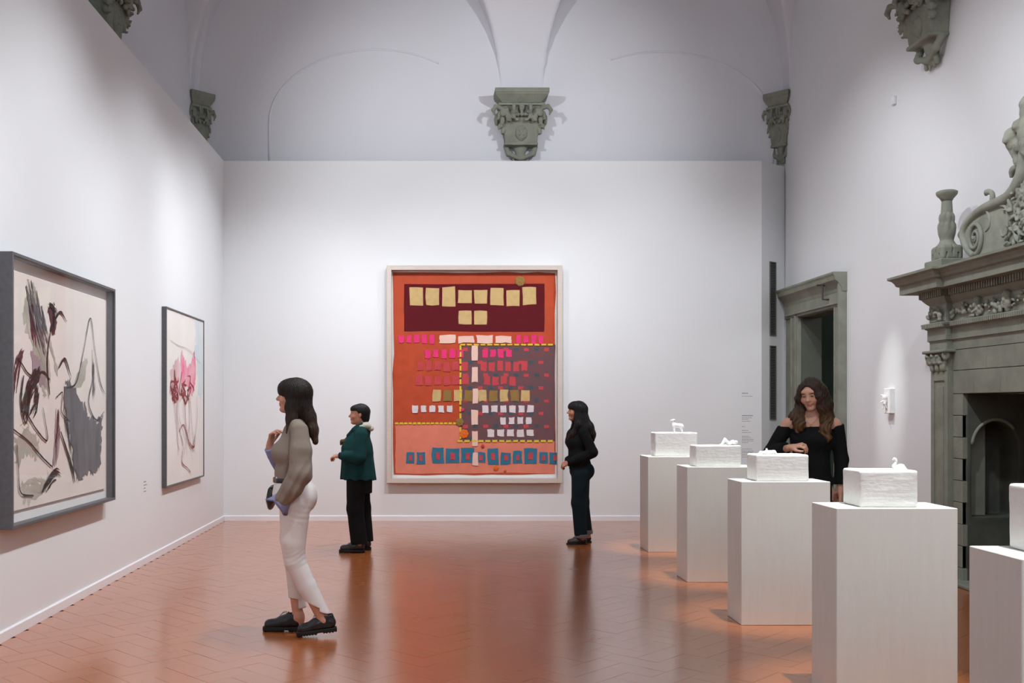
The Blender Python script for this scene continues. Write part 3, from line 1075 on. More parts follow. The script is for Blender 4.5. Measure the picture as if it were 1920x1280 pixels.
# ================================================================== CORBELS
def make_corbel():
    root = empty('stone_corbel', (0, 0, 0))
    bm = bmesh.new()
    prof = [(0.265, 0.24, -0.165), (0.275, 0.25, -0.150), (0.345, 0.32, -0.085), (0.352, 0.33, -0.075), (0.352, 0.33, -0.062), (0.36, 0.34, -0.055), (0.362, 0.345, -0.01), (0.355, 0.335, 0.0)]
    rings = [[bm.verts.new(p) for p in ((-w, 0.0, z), (-w, -d, z), (w, -d, z), (w, 0.0, z))] for w, d, z in prof]
    for a, b in zip(rings[:-1], rings[1:]):
        for k in range(4):
            bm.faces.new((a[k], a[(k + 1) % 4], b[(k + 1) % 4], b[k]))
    bm.faces.new(rings[0][::-1]); bm.faces.new(rings[-1])
    obj('abacus', bm, 'pietra', root)
    v = Vol((-0.42, -0.42, -0.98), (0.42, 0.04, -0.10), 0.009)
    def body(X, Y, Z):
        t = np.clip((-Z - 0.17) / 0.56, 0, 1)
        w = 0.285 - 0.075 * t; d = 0.235 - 0.075 * t
        q0 = np.abs(X) - w; q1 = -Y - d; q2 = np.maximum(Z + 0.165, -0.72 - Z)
        return np.maximum(np.maximum(q0, q1), np.maximum(q2, Y - 0.02))
    v.apply((-0.4, -0.4, -0.9), (0.4, 0.02, -0.1), body, 0.0)
    v.box((0, -0.125, -0.195), (0.315, 0.145, 0.018), 0.01, 0.006)
    v.box((0, -0.09, -0.705), (0.225, 0.105, 0.018), 0.01, 0.006)
    for s in (-1, 1):
        for (x, y, zz, a, b, c, rt) in ((0.22, 0.25, -0.30, 0.075, 0.04, 0.06, 20), (0.17, 0.26, -0.36, 0.05, 0.03, 0.075, 10), (0.25, 0.22, -0.40, 0.035, 0.03, 0.085, -12),
                                        (0.11, 0.265, -0.35, 0.03, 0.03, 0.055, 15), (0.30, 0.20, -0.33, 0.035, 0.05, 0.07, -15), (0.265, 0.20, -0.47, 0.05, 0.05, 0.035, 30),
                                        (0.24, 0.18, -0.53, 0.035, 0.04, 0.055, -8), (0.06, 0.265, -0.33, 0.035, 0.03, 0.03, 0), (0.06, 0.26, -0.40, 0.03, 0.025, 0.025, 0)):
            v.ell((s * x, -y + 0.012, zz), (a, b, c), 0.003, rotm('Y', s * rt))
            v.ell((s * (x + 0.012), -y - 0.022, zz - c * 0.75), (a * 0.55, 0.022, c * 0.22), 0.004, rotm('Y', s * rt))
            v.box((s * x, -y - b + 0.004, zz), (0.004, 0.014, c * 0.9), 0.002, 0.004, rotm('Y', s * rt), 'sub')
        v.chain([(s * 0.27, -0.24, -0.25), (s * 0.35, -0.29, -0.235), (s * 0.385, -0.30, -0.29), (s * 0.365, -0.285, -0.345)], [0.030, 0.028, 0.024, 0.012], 0.008)
        v.chain([(s * 0.10, -0.26, -0.24), (s * 0.11, -0.335, -0.235), (s * 0.11, -0.355, -0.29), (s * 0.11, -0.335, -0.335)], [0.028, 0.026, 0.022, 0.012], 0.008)
        v.chain([(s * 0.22, -0.18, -0.47), (s * 0.29, -0.20, -0.465), (s * 0.305, -0.205, -0.52)], [0.026, 0.024, 0.012], 0.008)
        v.cone((s * 0.05, -0.05, -0.88), (s * 0.045, -0.045, -0.965), 0.022, 0.010, 0.01)
        v.ell((s * 0.325, -0.10, -0.36), (0.035, 0.06, 0.08), 0.01)
        v.cone((s * 0.20, -0.06, -0.72), (s * 0.17, -0.10, -0.82), 0.035, 0.035, 0.02)
        v.cone((s * 0.17, -0.10, -0.82), (s * 0.02, -0.08, -0.88), 0.03, 0.03, 0.02)
        v.cone((s * 0.09, -0.06, -0.86), (s * 0.10, -0.05, -0.93), 0.025, 0.02, 0.01)
    v.ell((0, -0.245, -0.235), (0.042, 0.03, 0.05), 0.01)
    v.ell((0, -0.24, -0.31), (0.025, 0.03, 0.045), 0.01)
    v.cone((0, -0.05, -0.72), (0, -0.04, -0.90), 0.10, 0.035, 0.03, (1, 0.8, 1))
    v.disp(lambda X, Y, Z: 0.005 * noise3(X, Y, Z, 70, 8))
    v.plane((0, 0.0, 0), (0, 1, 0))
    mes, _ = v.mesh('carved_body')
    link('carved_body', mes, 'pietra', root)
    v = Vol((-0.16, -0.33, -0.72), (0.16, -0.08, -0.42), 0.008)
    v.ell((0, -0.175, -0.55), (0.085, 0.045, 0.10), 0.0)
    v.cone((0, -0.17, -0.60), (0, -0.16, -0.67), 0.055, 0.015, 0.03, (1, 0.6, 1))
    v.box((0, -0.215, -0.55), (0.012, 0.012, 0.06), 0.005, 0.006, rotm('Y', 35))
    v.box((0, -0.215, -0.56), (0.012, 0.012, 0.05), 0.005, 0.006, rotm('Y', -40))
    mes, _ = v.mesh('shield')
    link('shield', mes, 'pietra', root)
    return root


cb = make_corbel()
SPOTS = [((977 - 810) / FPX * 13.4, YBT, 5.74, 0, 'carved grey stone corbel in the middle of the end wall'),
         (XR - 0.03, YBT - 0.03, 5.74, -45, 'carved grey stone corbel tucked into the far right corner'),
         (XLT + 0.03, YBT - 0.03, 5.74, 45, 'carved grey stone corbel in the far left corner, cut by the partition top'),
         (XR, 9.42, 5.66, -90, 'carved grey stone corbel high on the right wall above the fireplace'),
         (XLT, 9.60, 5.78, 90, 'carved grey stone corbel peeping over the left partition at the top edge')]
for k, (x, y, z, rz, lab) in enumerate(SPOTS):
    o = cb if k == 0 else copy_tree(cb)
    o.location = (x, y, z)
    o.rotation_euler = (0, 0, math.radians(rz))
    if abs(rz) == 45:
        o.scale = (0.5, 0.55, 1.0)
    tag(o, lab, 'corbel', 'carved stone corbels under the vault')

# ================================================================== EXHIBITS
# ---- pictures on the left wall. local frame: origin lower near corner at the wall, +X out of the wall, +Y along the wall, +Z up
def framed(name, y0, y1, z0, z1, dep, face, fmat, rec, label, cat='painting'):
    root = empty(name, (XL, y0, z0))
    tag(root, label, cat)
    w, h = y1 - y0, z1 - z0
    for lo, hi in (((0, 0, 0), (dep, face, h)), ((0, w - face, 0), (dep, w, h)), ((0, face, 0), (dep, w - face, face)), ((0, face, h - face), (dep, w - face, h))):
        box_obj('frame_rail', lo, hi, fmat, root, 0.002, 1)
    return root, w, h


def ribbon(bm, pts, wid, x, seed=0, rag=0.15, n=7):
    r = np.random.RandomState(seed)
    q = catmull([(a, b, c) for (a, b), c in zip(pts, wid)], n)
    L, Rr = [], []
    for i, p in enumerate(q):
        t = q[min(i + 1, len(q) - 1)][:2] - q[max(i - 1, 0)][:2]
        t = t / (np.linalg.norm(t) + 1e-9)
        nrm = np.array([-t[1], t[0]])
        ww = max(p[2], 0.0015) * 0.5
        a = p[:2] + nrm * ww * (1 + rag * r.normal())
        b = p[:2] - nrm * ww * (1 + rag * r.normal())
        L.append(bm.verts.new((x + 2e-5 * i, a[0], a[1])))
        Rr.append(bm.verts.new((x + 2e-5 * i, b[0], b[1])))
    for i in range(len(q) - 1):
        try:
            bm.faces.new((L[i], L[i + 1], Rr[i + 1], Rr[i]))
        except ValueError:
            pass


def blob(bm, pts, x, seed=0, rag=0.012, n=8):
    r = np.random.RandomState(seed)
    q = catmull(list(pts) + [pts[0]], n)[:-1]
    from mathutils.geometry import delaunay_2d_cdt
    pts = [Vector((p[0] + r.normal(0, rag), p[1] + r.normal(0, rag))) for p in q]
    vo, _, fo_, *_r = delaunay_2d_cdt(pts, [], [list(range(len(pts)))], 1, 1e-5)
    vs = [bm.verts.new((x, p[0], p[1])) for p in vo]
    for f in fo_:
        try:
            bm.faces.new([vs[i] for i in f])
        except ValueError:
            pass


def paint(name, m, items, root, w, h, x):
    """each item becomes one piece of paint lying on the canvas"""
    for k, it in enumerate(items):
        bm = bmesh.new()
        xx = x + 0.0002 * k
        if it[0] == 'b':
            blob(bm, [(a * w, b * h) for a, b in it[1]], xx, k + 5, it[2] if len(it) > 2 else 0.012)
        elif it[0] == 'd':                      # dry brush: a bundle of bristle marks along a path
            r = np.random.RandomState(k + 40)
            path = np.array([(a * w, b * h) for a, b in it[1]])
            for j in range(it[3]):
                o_ = r.normal(0, it[2], 2)
                t0, t1 = sorted(r.uniform(0, 1, 2))
                if t1 - t0 < 0.25:
                    t1 = min(1, t0 + 0.4)
                q = np.array(catmull([tuple(p_) for p_ in path], 8))
                i0, i1 = int(t0 * (len(q) - 1)), max(int(t1 * (len(q) - 1)), int(t0 * (len(q) - 1)) + 3)
                sub = q[i0:i1 + 1:2] + o_
                if len(sub) < 3:
                    continue
                wd = it[2] * r.uniform(0.25, 0.9)
                ribbon(bm, [tuple(s_) for s_ in sub], [wd * 0.5] + [wd * r.uniform(0.7, 1.3) for _ in range(len(sub) - 2)] + [wd * 0.2], xx + 0.00002 * j, j, 0.3, 3)
        else:
            ribbon(bm, [(a * w, b * h) for a, b in it[1]], it[2], xx, k + 9, it[3] if len(it) > 3 else 0.15)
        for f in bm.faces:
            f.normal_update()
            if f.normal.x < 0:
                f.normal_flip()
        me = bpy.data.meshes.new(name)
        bm.to_mesh(me); bm.free()
        o = link(name, me, m, root)
        if it[0] == 'd':
            o['kind'] = 'stuff'


P = {
    'grey': mat('grey_paint', (0.155, 0.15, 0.165), 0.6, 0.3, var=0.35, var_scale=5, stretch=(1, 3, 0.7)),
    'olive': mat('olive_grey_wash', (0.36, 0.35, 0.30), 0.7, 0.2, var=0.45, var_scale=4, color2=(0.58, 0.54, 0.47)),
    'maroon': mat('maroon_paint', (0.105, 0.035, 0.045), 0.6, 0.3, var=0.4, var_scale=6),
    'black': mat('black_paint', (0.02, 0.016, 0.018), 0.5, 0.3, var=0.3, var_scale=8),
    'mauve': mat('mauve_wash', (0.42, 0.33, 0.36), 0.7, 0.2, var=0.3, var_scale=6),
    'pink': mat('bright_pink_paint', (0.80, 0.16, 0.29), 0.6, 0.3, var=0.35, var_scale=6, color2=(0.80, 0.45, 0.52)),
    'red': mat('dark_red_paint', (0.34, 0.035, 0.045), 0.55, 0.3, var=0.4, var_scale=9),
    'rose': mat('faint_rose_wash', (0.76, 0.55, 0.56), 0.8, 0.15, var=0.25, var_scale=4),
    'blue': mat('pale_blue_wash', (0.56, 0.68, 0.73), 0.8, 0.15, var=0.2, var_scale=4, color2=(0.70, 0.73, 0.73)),
}

root, w, h = framed('framed_painting', 6.29, 8.34, 0.725, 2.485, 0.10, 0.022, 'frame_grey', 0.06,
                    'large glazed box-framed painting with grey and maroon strokes, nearest on the left wall')
box_obj('box_lining', (0.004, 0.022, 0.022), (0.030, w - 0.022, h - 0.022), 'mount', root)
CX = 0.045
box_obj('canvas', (0.030, 0.09, 0.10), (CX, w - 0.09, h - 0.10), 'canvas', root, 0.003, 1)
paint('olive_wash', P['olive'], [('b', [(0.17, 0.93), (0.20, 0.86), (0.26, 0.74), (0.34, 0.64), (0.35, 0.52), (0.30, 0.49), (0.26, 0.60), (0.18, 0.72), (0.15, 0.79)], 0.016),
      ('b', [(0.07, 0.31), (0.16, 0.36), (0.27, 0.31), (0.24, 0.24), (0.15, 0.26), (0.10, 0.22)], 0.02), ('b', [(0.12, 0.17), (0.24, 0.13), (0.36, 0.18), (0.30, 0.10), (0.16, 0.08)], 0.018),
      ('b', [(0.66, 0.60), (0.74, 0.66), (0.70, 0.55), (0.58, 0.52)]), ('d', [(0.20, 0.92), (0.24, 0.78), (0.33, 0.62), (0.36, 0.50)], 0.045, 26),
      ('d', [(0.08, 0.30), (0.18, 0.34), (0.26, 0.27)], 0.04, 18), ('d', [(0.12, 0.12), (0.22, 0.14), (0.36, 0.12)], 0.035, 16)], root, w, h, CX + 0.0005)
paint('mauve_wash', P['mauve'], [('b', [(0.20, 0.66), (0.29, 0.62), (0.33, 0.52), (0.24, 0.55)], 0.016), ('d', [(0.44, 0.42), (0.43, 0.30), (0.41, 0.18)], 0.03, 22)], root, w, h, CX + 0.0020)
paint('maroon_stroke', P['maroon'], [('d', [(0.20, 0.86), (0.22, 0.76), (0.24, 0.66)], 0.026, 16),
      ('d', [(0.06, 0.46), (0.10, 0.60), (0.16, 0.68)], 0.022, 18), ('b', [(0.34, 0.84), (0.39, 0.86), (0.42, 0.82), (0.41, 0.74), (0.38, 0.75)], 0.016),
      ('d', [(0.45, 0.46), (0.44, 0.34), (0.42, 0.22)], 0.016, 10)], root, w, h, CX + 0.0030)
paint('grey_stroke', P['grey'], [('b', [(0.50, 0.53), (0.56, 0.55), (0.66, 0.47), (0.74, 0.40), (0.86, 0.37), (0.91, 0.40), (0.90, 0.31), (0.89, 0.18), (0.80, 0.15), (0.72, 0.14), (0.66, 0.12), (0.62, 0.14),
      (0.58, 0.26), (0.51, 0.42)], 0.02), ('d', [(0.58, 0.52), (0.61, 0.34), (0.62, 0.12)], 0.03, 24), ('d', [(0.70, 0.44), (0.74, 0.28), (0.72, 0.13)], 0.04, 20), ('d', [(0.88, 0.40), (0.87, 0.26), (0.85, 0.15)], 0.03, 16),
      ('d', [(0.19, 0.94), (0.25, 0.80), (0.33, 0.66)], 0.03, 22), ('d', [(0.80, 0.66), (0.81, 0.56), (0.80, 0.47)], 0.018, 14)], root, w, h, CX + 0.0042)
paint('dark_stroke', P['black'], [('d', [(0.15, 0.42), (0.20, 0.52), (0.27, 0.58)], 0.034, 26), ('d', [(0.18, 0.40), (0.24, 0.46), (0.26, 0.56)], 0.022, 16), ('d', [(0.30, 0.10), (0.40, 0.17), (0.47, 0.15)], 0.024, 18),
      ('d', [(0.35, 0.86), (0.41, 0.84), (0.40, 0.74)], 0.018, 12), ('d', [(0.50, 0.46), (0.55, 0.30), (0.60, 0.12)], 0.014, 10)], root, w, h, CX + 0.0056)
LW = 0.013
paint('black_line', P['black'], [
    ('r', [(0.36, 0.49), (0.34, 0.62), (0.37, 0.74), (0.45, 0.83), (0.52, 0.80)], [LW, LW * 1.4, LW, LW * 1.8, 0.006]),
    ('r', [(0.52, 0.52), (0.62, 0.55), (0.70, 0.70), (0.77, 0.84), (0.82, 0.70), (0.88, 0.56), (0.94, 0.50)], [LW, LW, 0.008, LW, 0.008, LW, 0.005]),
    ('r', [(0.79, 0.70), (0.80, 0.58), (0.75, 0.46), (0.84, 0.38), (0.93, 0.42)], [0.006, 0.01, LW, LW, 0.006]),
    ('r', [(0.10, 0.62), (0.20, 0.56), (0.30, 0.58), (0.36, 0.55)], [LW, LW, LW * 1.3, LW]),
    ('r', [(0.16, 0.42), (0.25, 0.35), (0.34, 0.31), (0.30, 0.44)], [LW, LW, LW, 0.006]),
    ('r', [(0.06, 0.36), (0.18, 0.31), (0.30, 0.24), (0.38, 0.20)], [0.01, LW, LW, LW]),
    ('r', [(0.42, 0.48), (0.48, 0.50), (0.47, 0.42), (0.55, 0.38)], [0.01, 0.01, 0.012, 0.006]),
    ('r', [(0.09, 0.30), (0.10, 0.20), (0.12, 0.12), (0.22, 0.10)], [0.01, 0.008, LW, LW]),
    ('r', [(0.14, 0.56), (0.12, 0.46), (0.16, 0.38), (0.20, 0.50), (0.27, 0.60)], [LW, LW * 2, LW, LW * 2, LW]),
    ('r', [(0.46, 0.34), (0.56, 0.20), (0.60, 0.12)], [LW, LW * 2.5, LW]),
    ('r', [(0.44, 0.60), (0.50, 0.64), (0.56, 0.57)], [LW, LW * 2, 0.008])], root, w, h, CX + 0.007)
box_obj('glass_pane', (0.088, 0.022, 0.022), (0.091, w - 0.022, h - 0.022), 'glass', root)

root, w, h = framed('framed_painting', 10.13, 11.81, 0.68, 2.525, 0.05, 0.016, 'frame_grey', 0.0,
                    'framed canvas with pink patch and dark red scribbles on white, farther along the left wall')
box_obj('canvas', (0.004, 0.016, 0.016), (0.040, w - 0.016, h - 0.016), 'canvas2', root)
CX = 0.040
paint('blue_wash', P['blue'], [('b', [(0.74, 0.99), (0.98, 0.97), (0.98, 0.55), (0.88, 0.50), (0.80, 0.70)], 0.03)], root, w, h, CX + 0.0005)
paint('rose_wash', P['rose'], [('b', [(0.10, 0.66), (0.30, 0.72), (0.46, 0.66), (0.40, 0.50), (0.16, 0.48)], 0.03)], root, w, h, CX + 0.0012)
paint('pink_patch', P['pink'], [('d', [(0.40, 0.76), (0.44, 0.66), (0.50, 0.56)], 0.05, 16), ('d', [(0.74, 0.80), (0.72, 0.66), (0.66, 0.54)], 0.04, 14), ('b', [(0.38, 0.78), (0.44, 0.74), (0.58, 0.69), (0.68, 0.74), (0.74, 0.78), (0.75, 0.64), (0.70, 0.54), (0.62, 0.52), (0.52, 0.57), (0.40, 0.58), (0.36, 0.66)], 0.02)], root, w, h, CX + 0.002)
R_ = np.random.RandomState(21)
scr = []
for k in range(16):
    cx, cy = (0.12 + R_.rand() * 0.14, 0.48 + R_.rand() * 0.14) if k % 2 else (0.42 + R_.rand() * 0.24, 0.50 + R_.rand() * 0.09)
    scr.append(('r', [(cx + R_.normal(0, 0.05), cy + R_.normal(0, 0.035)) for _ in range(5)], [0.008, 0.02, 0.028, 0.016, 0.006]))
for k in range(11):
    x0_ = 0.14 + R_.rand() * 0.5
    scr.append(('r', [(x0_, 0.52), (x0_ + R_.normal(0.03, 0.03), 0.38), (x0_ + R_.normal(0.08, 0.05), 0.24), (x0_ + R_.normal(0.14, 0.06), 0.12 + R_.rand() * 0.1)], [0.009, 0.006, 0.007, 0.003]))
scr += [('r', [(0.30, 0.30), (0.42, 0.34), (0.56, 0.24), (0.70, 0.20), (0.74, 0.28)], [0.008, 0.016, 0.01, 0.02, 0.006]),
        ('r', [(0.78, 0.52), (0.80, 0.40), (0.74, 0.28), (0.66, 0.20)], [0.004, 0.006, 0.008, 0.012]),
        ('r', [(0.40, 0.20), (0.38, 0.12), (0.52, 0.08), (0.60, 0.05)], [0.006, 0.016, 0.008, 0.02])]
paint('red_scribble', P['red'], scr, root, w, h, CX + 0.003)
LOOP = [('r', [(0.10, 0.82), (0.30, 0.80), (0.55, 0.79), (0.90, 0.72)], [0.004, 0.005, 0.004, 0.003])]
paint('thin_pencil_line', P['mauve'], LOOP, root, w, h, CX + 0.008)

# ---- framed textile on the far wall (generic patchwork of the same size and colours)
FYP = 13.02
K_ = FYP / FPX
fx0, fx1 = (725 - 810) * K_, (1054.5 - 810) * K_
fz0, fz1 = 1.5 + (763 - 905.5) * K_, 1.5 + (763 - 497) * K_
root = empty('framed_textile', ((fx0 + fx1) / 2, YB, fz0))
tag(root, 'huge red and salmon patchwork textile in a pale box frame on the far wall', 'textile art')
w, h, dep, fc = fx1 - fx0, fz1 - fz0, YB - FYP, 0.062
for lo, hi in (((-w / 2, -dep, 0), (-w / 2 + fc, 0, h)), ((w / 2 - fc, -dep, 0), (w / 2, 0, h)), ((-w / 2 + fc, -dep, 0), (w / 2 - fc, 0, fc)), ((-w / 2 + fc, -dep, h - fc), (w / 2 - fc, 0, h))):
    box_obj('frame_rail', lo, hi, 'frame_pale', root, 0.003, 1)
box_obj('mount_board', (-w / 2 + fc, -0.02, fc), (w / 2 - fc, -0.006, h - fc), 'mount', root)


def TX(px):
    return (px - 810) * (YB - 0.03) / FPX - (fx0 + fx1) / 2


def TZ(py):
    return 1.5 + (763 - py) * (YB - 0.03) / FPX - fz0


def cloth(name, c, var=0.12, sc=14, c2=None):
    return mat(name, c, 0.95, 0.1, var=var, var_scale=sc, bump=0.25, bump_scale=160, color2=c2)


T = {'red': cloth('red_wool', (0.52, 0.085, 0.038), 0.15, 9), 'maroon': cloth('maroon_felt', (0.115, 0.008, 0.013)),
     'plum': cloth('plum_print_cloth', (0.19, 0.075, 0.078), 0.5, 16, (0.125, 0.085, 0.095)), 'salmon': cloth('salmon_wool', (0.76, 0.235, 0.16), 0.1, 9),
     'ochre': cloth('ochre_felt', (0.62, 0.43, 0.19), 0.15, 20), 'pink': cloth('hot_pink_felt', (0.80, 0.05, 0.19)), 'blue': cloth('blue_felt', (0.045, 0.19, 0.30)),
     'blush': cloth('blush_cotton', (0.83, 0.55, 0.47), 0.05, 8), 'yellow': cloth('yellow_binding', (0.75, 0.55, 0.05)), 'rosy': cloth('faded_rose_felt', (0.56, 0.075, 0.085)),
     'orange': cloth('orange_felt', (0.80, 0.17, 0.03)), 'white': cloth('white_felt', (0.75, 0.66, 0.68)), 'teal': cloth('teal_cloth', (0.07, 0.10, 0.12)), 'brown': cloth('brown_gold_cloth', (0.30, 0.18, 0.06))}


def patch(name, px0, py0, px1, py1, m, lay, parent, jit=0.0, seed=0, seg=1):
    """cloth piece with slightly uneven cut edges"""
    r = np.random.RandomState(seed)
    y1 = -0.020 - 0.0030 * lay
    y0 = y1 - 0.0035
    x0, x1, z1, z0 = TX(px0), TX(px1), TZ(py0), TZ(py1)
    n = max(seg, 1)
    pts = []
    for (a, b) in (((x0, z0), (x1, z0)), ((x1, z0), (x1, z1)), ((x1, z1), (x0, z1)), ((x0, z1), (x0, z0))):
        for i in range(n):
            t = i / n
            pts.append((a[0] + (b[0] - a[0]) * t + r.normal(0, jit), a[1] + (b[1] - a[1]) * t + r.normal(0, jit)))
    bm = bmesh.new()
    add_prism(bm, pts, 1, y0, y1)
    return obj(name, bm, T[m], parent)


tx = patch('textile', 737, 511, 1041, 889, 'red', 0, root, 0.006, 1, 10)
patch('patch', 758, 532, 1021, 621, 'maroon', 1, tx, 0.004, 2, 4)
patch('patch', 741, 793, 1040, 887, 'salmon', 1, tx, 0.004, 3, 8)
patch('patch', 863, 646, 1040, 827, 'plum', 2, tx, 0.004, 4, 6)
r = np.random.RandomState(12)
k = 10
for i in range(8):                     # upper row of ochre squares
    px = 768 + i * 30.3
    patch('patch', px, 541 + r.uniform(-3, 3), px + 25, 571 + r.uniform(-3, 3), 'ochre', 2, tx, 0.004, k, 2); k += 1
for i in range(2):
    px = 860 + i * 29
    patch('patch', px, 582, px + 24, 608 + r.uniform(-2, 2), 'ochre', 2, tx, 0.004, k, 2); k += 1
for (a, b, y, m, n, hh) in ((746, 818, 628, 'pink', 5, 15), (966, 1022, 628, 'pink', 4, 15), (795, 872, 655, 'pink', 5, 15), (903, 962, 655, 'pink', 4, 15),
                            (780, 880, 678, 'rosy', 6, 17), (900, 992, 678, 'rosy', 6, 17), (778, 882, 704, 'rosy', 6, 17), (906, 970, 704, 'rosy', 4, 17)):
    for i in range(n):
        px = a + (b - a) / n * i
        patch('patch', px + 1.5, y + r.uniform(-1.5, 1.5), px + (b - a) / n - 3, y + hh + r.uniform(-1.5, 1.5), m, 3, tx, 0.004, k, 2); k += 1
for i in range(9):
    px = 811 + i * 20 + (6 if i > 3 else 0)
    patch('patch', px, 731 + r.uniform(-1, 1), px + 16, 752, 'ochre' if i % 2 == 0 else 'brown', 4, tx, 0.004, k, 2); k += 1
for (a, b, y) in ((771, 852, 760), (902, 1004, 760), (936, 1000, 782), (912, 1004, 805)):
    n = max(2, int((b - a) / 16))
    for i in range(n):
        px = a + (b - a) / n * i
        patch('patch', px + 2, y, px + (b - a) / n - 3.5, y + 13 + r.uniform(-1, 1), 'white', 4, tx, 0.003, k, 2); k += 1
x = 762
for i, wd in enumerate((15, 16, 22, 25, 24, 17, 21, 19, 17, 24, 16, 20)):
    big = 27 if wd > 20 else 21
    p_ = patch('patch', x, 868 - big + r.uniform(-2, 2), x + wd, 869 + r.uniform(-2, 2), 'blue', 3, tx, 0.004, k, 2); k += 1
    patch('patch', x + wd * 0.32, 868 - big * 0.72, x + wd * 0.68, 868 - big * 0.25, 'rosy', 4.5, tx, 0.003, k, 2); k += 1
    x += wd + 4 + (9 if i == 1 else 0)
# small woven checks on the plum panel
for i in range(64):
    px, py = 868 + (i % 9) * 19 + ((i // 9) % 2) * 9, 652 + (i // 9) * 24
    if px > 1028:
        continue
    patch('patch', px, py, px + 9, py + 6, ['rosy', 'teal'][i % 2], 2.6, tx, 0.003, k, 1); k += 1
# pale blush scraps
for i in range(4):
    patch('patch', 824 + i * 35, 628 + (i % 2) * 2, 854 + i * 35, 643, 'blush', 4, tx, 0.004, 300 + i, 3)
for i in range(6):
    patch('patch', 884 + (i % 3), 648 + i * 40, 896, 676 + i * 40 - (i == 5) * 4, 'blush', 5, tx, 0.003, 310 + i, 2)
# yellow stitched bindings
for (a, b, c, d) in ((863, 644.5, 1040, 647.5), (858, 824.5, 1040, 828.5), (741, 791.5, 858, 795), (861.5, 647, 865, 826)):
    n = 14
    for i in range(n):
        if c - a > 10:
            q = (a + (c - a) / n * i, b, a + (c - a) / n * (i + 0.72), d)
        else:
            q = (a, b + (d - b) / n * i, c, b + (d - b) / n * (i + 0.72))
        patch('stitch', *q, 'yellow', 5.2, tx, 0.001, k, 1); k += 1
for (cx, cy, rr, m) in ((870, 813, 9, 'orange'), (930, 877, 5, 'orange'), (905, 836, 3.5, 'rosy'), (947, 882, 2.5, 'orange'), (867, 768, 3.5, 'pink'), (975, 527, 10, 'brown'), (862, 791, 8, 'brown')):
    bm = bmesh.new()
    for q in range(7):
        a = q * 2 * PI / 7
        add_lathe(bm, [(rr * K_ * 0.45, 0), (rr * K_ * 0.4, 0.006), (0.002, 0.010)], (rr * K_ * 0.55 * math.cos(a), rr * K_ * 0.55 * math.sin(a), 0.0), 8)
    add_lathe(bm, [(rr * K_ * 0.4, 0), (rr * K_ * 0.35, 0.012), (0.002, 0.015)], (0, 0, 0), 8)
    bmesh.ops.rotate(bm, verts=bm.verts, cent=(0, 0, 0), matrix=Matrix.Rotation(PI / 2, 3, 'X'))
    bmesh.ops.translate(bm, verts=bm.verts, vec=(TX(cx), -0.038, TZ(cy)))
    obj('rosette', bm, T[m], tx)
box_obj('glass_pane', (-w / 2 + fc, -dep + 0.018, fc), (w / 2 - fc, -dep + 0.021, h - fc), 'glass', root)

# ---- wall texts: grey print, too small to read
def wall_text(name, lines, place, label):
    bm = bmesh.new()
    r = np.random.RandomState(len(lines))
    for (a, z, wd, hh) in lines:
        x = a
        while x < a + wd:
            q = min(r.uniform(0.010, 0.028), a + wd - x + 0.004)
            add_box(bm, (x, -0.0012, z), (x + q, 0.0, z + hh))
            x += q + 0.006
    o = obj(name, bm, 'print')
    o.location = place[0]
    o.rotation_euler = (0, 0, place[1])
    tag(o, label, 'wall text')


KW = YB / FPX
ln = []
for (py, w_) in ((738, 11), (743, 20), (780, 20), (783.5, 18), (786, 12), (790, 16), (800, 5), (807, 11), (811, 18), (818, 13), (821, 16), (824, 22), (827, 21), (830, 11), (842, 18), (846, 22), (849, 20), (853, 21), (857, 16)):
    big = py in (738, 780)
    ln.append((0, 1.5 + (763 - py) * KW, w_ * KW, 0.014 if big else 0.007))
wall_text('wall_text', ln, (((1391 - 810) * KW, YB, 0), 0), 'column of small grey wall text near the right end of the far partition')
wall_text('wall_text', [(0, 0.06, 0.07, 0.012), (0, 0.03, 0.10, 0.009), (0, 0.0, 0.06, 0.009), (0, -0.03, 0.08, 0.009)], ((XL, 9.50, 0.72), PI / 2),
          'tiny grey caption on the left wall between the two paintings')

# ---- plinths with plaster blocks and small figures
names = ['white plinth carrying the lamb block, farthest of the row', 'white plinth second from the far wall, carrying a small reclining figure with raised knees',
         'white plinth in front of the dark-haired woman in the off-shoulder dress', 'large white plinth carrying the swan block, in front of the fireplace pilaster',
         'white plinth cut off by the right edge of the picture']
PHH = 0.987
for (x, y, w, dp), lab in zip(PLINTHS, names):
    o = box_obj('plinth', (0, 0, 0), (w, dp, PHH), 'plinth', None, 0.003, 1)
    o.location = (x, y, 0)
    tag(o, lab, 'plinth', 'white plinths in a row')


def gesso_block(x, y, w, d, hgt, seed, label):
    v = Vol((-0.03, -0.03, -0.01), (w + 0.03, d + 0.03, hgt + 0.03), 0.006)
    v.box((w / 2, d / 2, hgt / 2), (w / 2, d / 2, hgt / 2), 0.010, 0)
    v.disp(lambda X, Y, Z: 0.0009 * noise3(X * 0.6, Y * 0.6, Z, 90, seed) + 0.0020 * noise3(X, Y, Z, 22, seed + 1))
    v.plane((0, 0, 0), (0, 0, -1))
    me, _ = v.mesh('plaster_block')
    o = link('plaster_block', me, 'gesso')
    o.location = (x, y, PHH)
    tag(o, label, 'plaster block', 'rough white plaster blocks on the plinths')
    return o


def bx(i, pxl, pxr, yoff, d, pyt, pyb):
    """block from its front face pixels on plinth i"""
    y = PLINTHS[i][1] + yoff
    k = y / FPX
    x0, x1 = (pxl - 810) * k, (pxr - 810) * k
    return x0, y, x1 - x0, d, max((pyb - pyt) * k, 0.02)


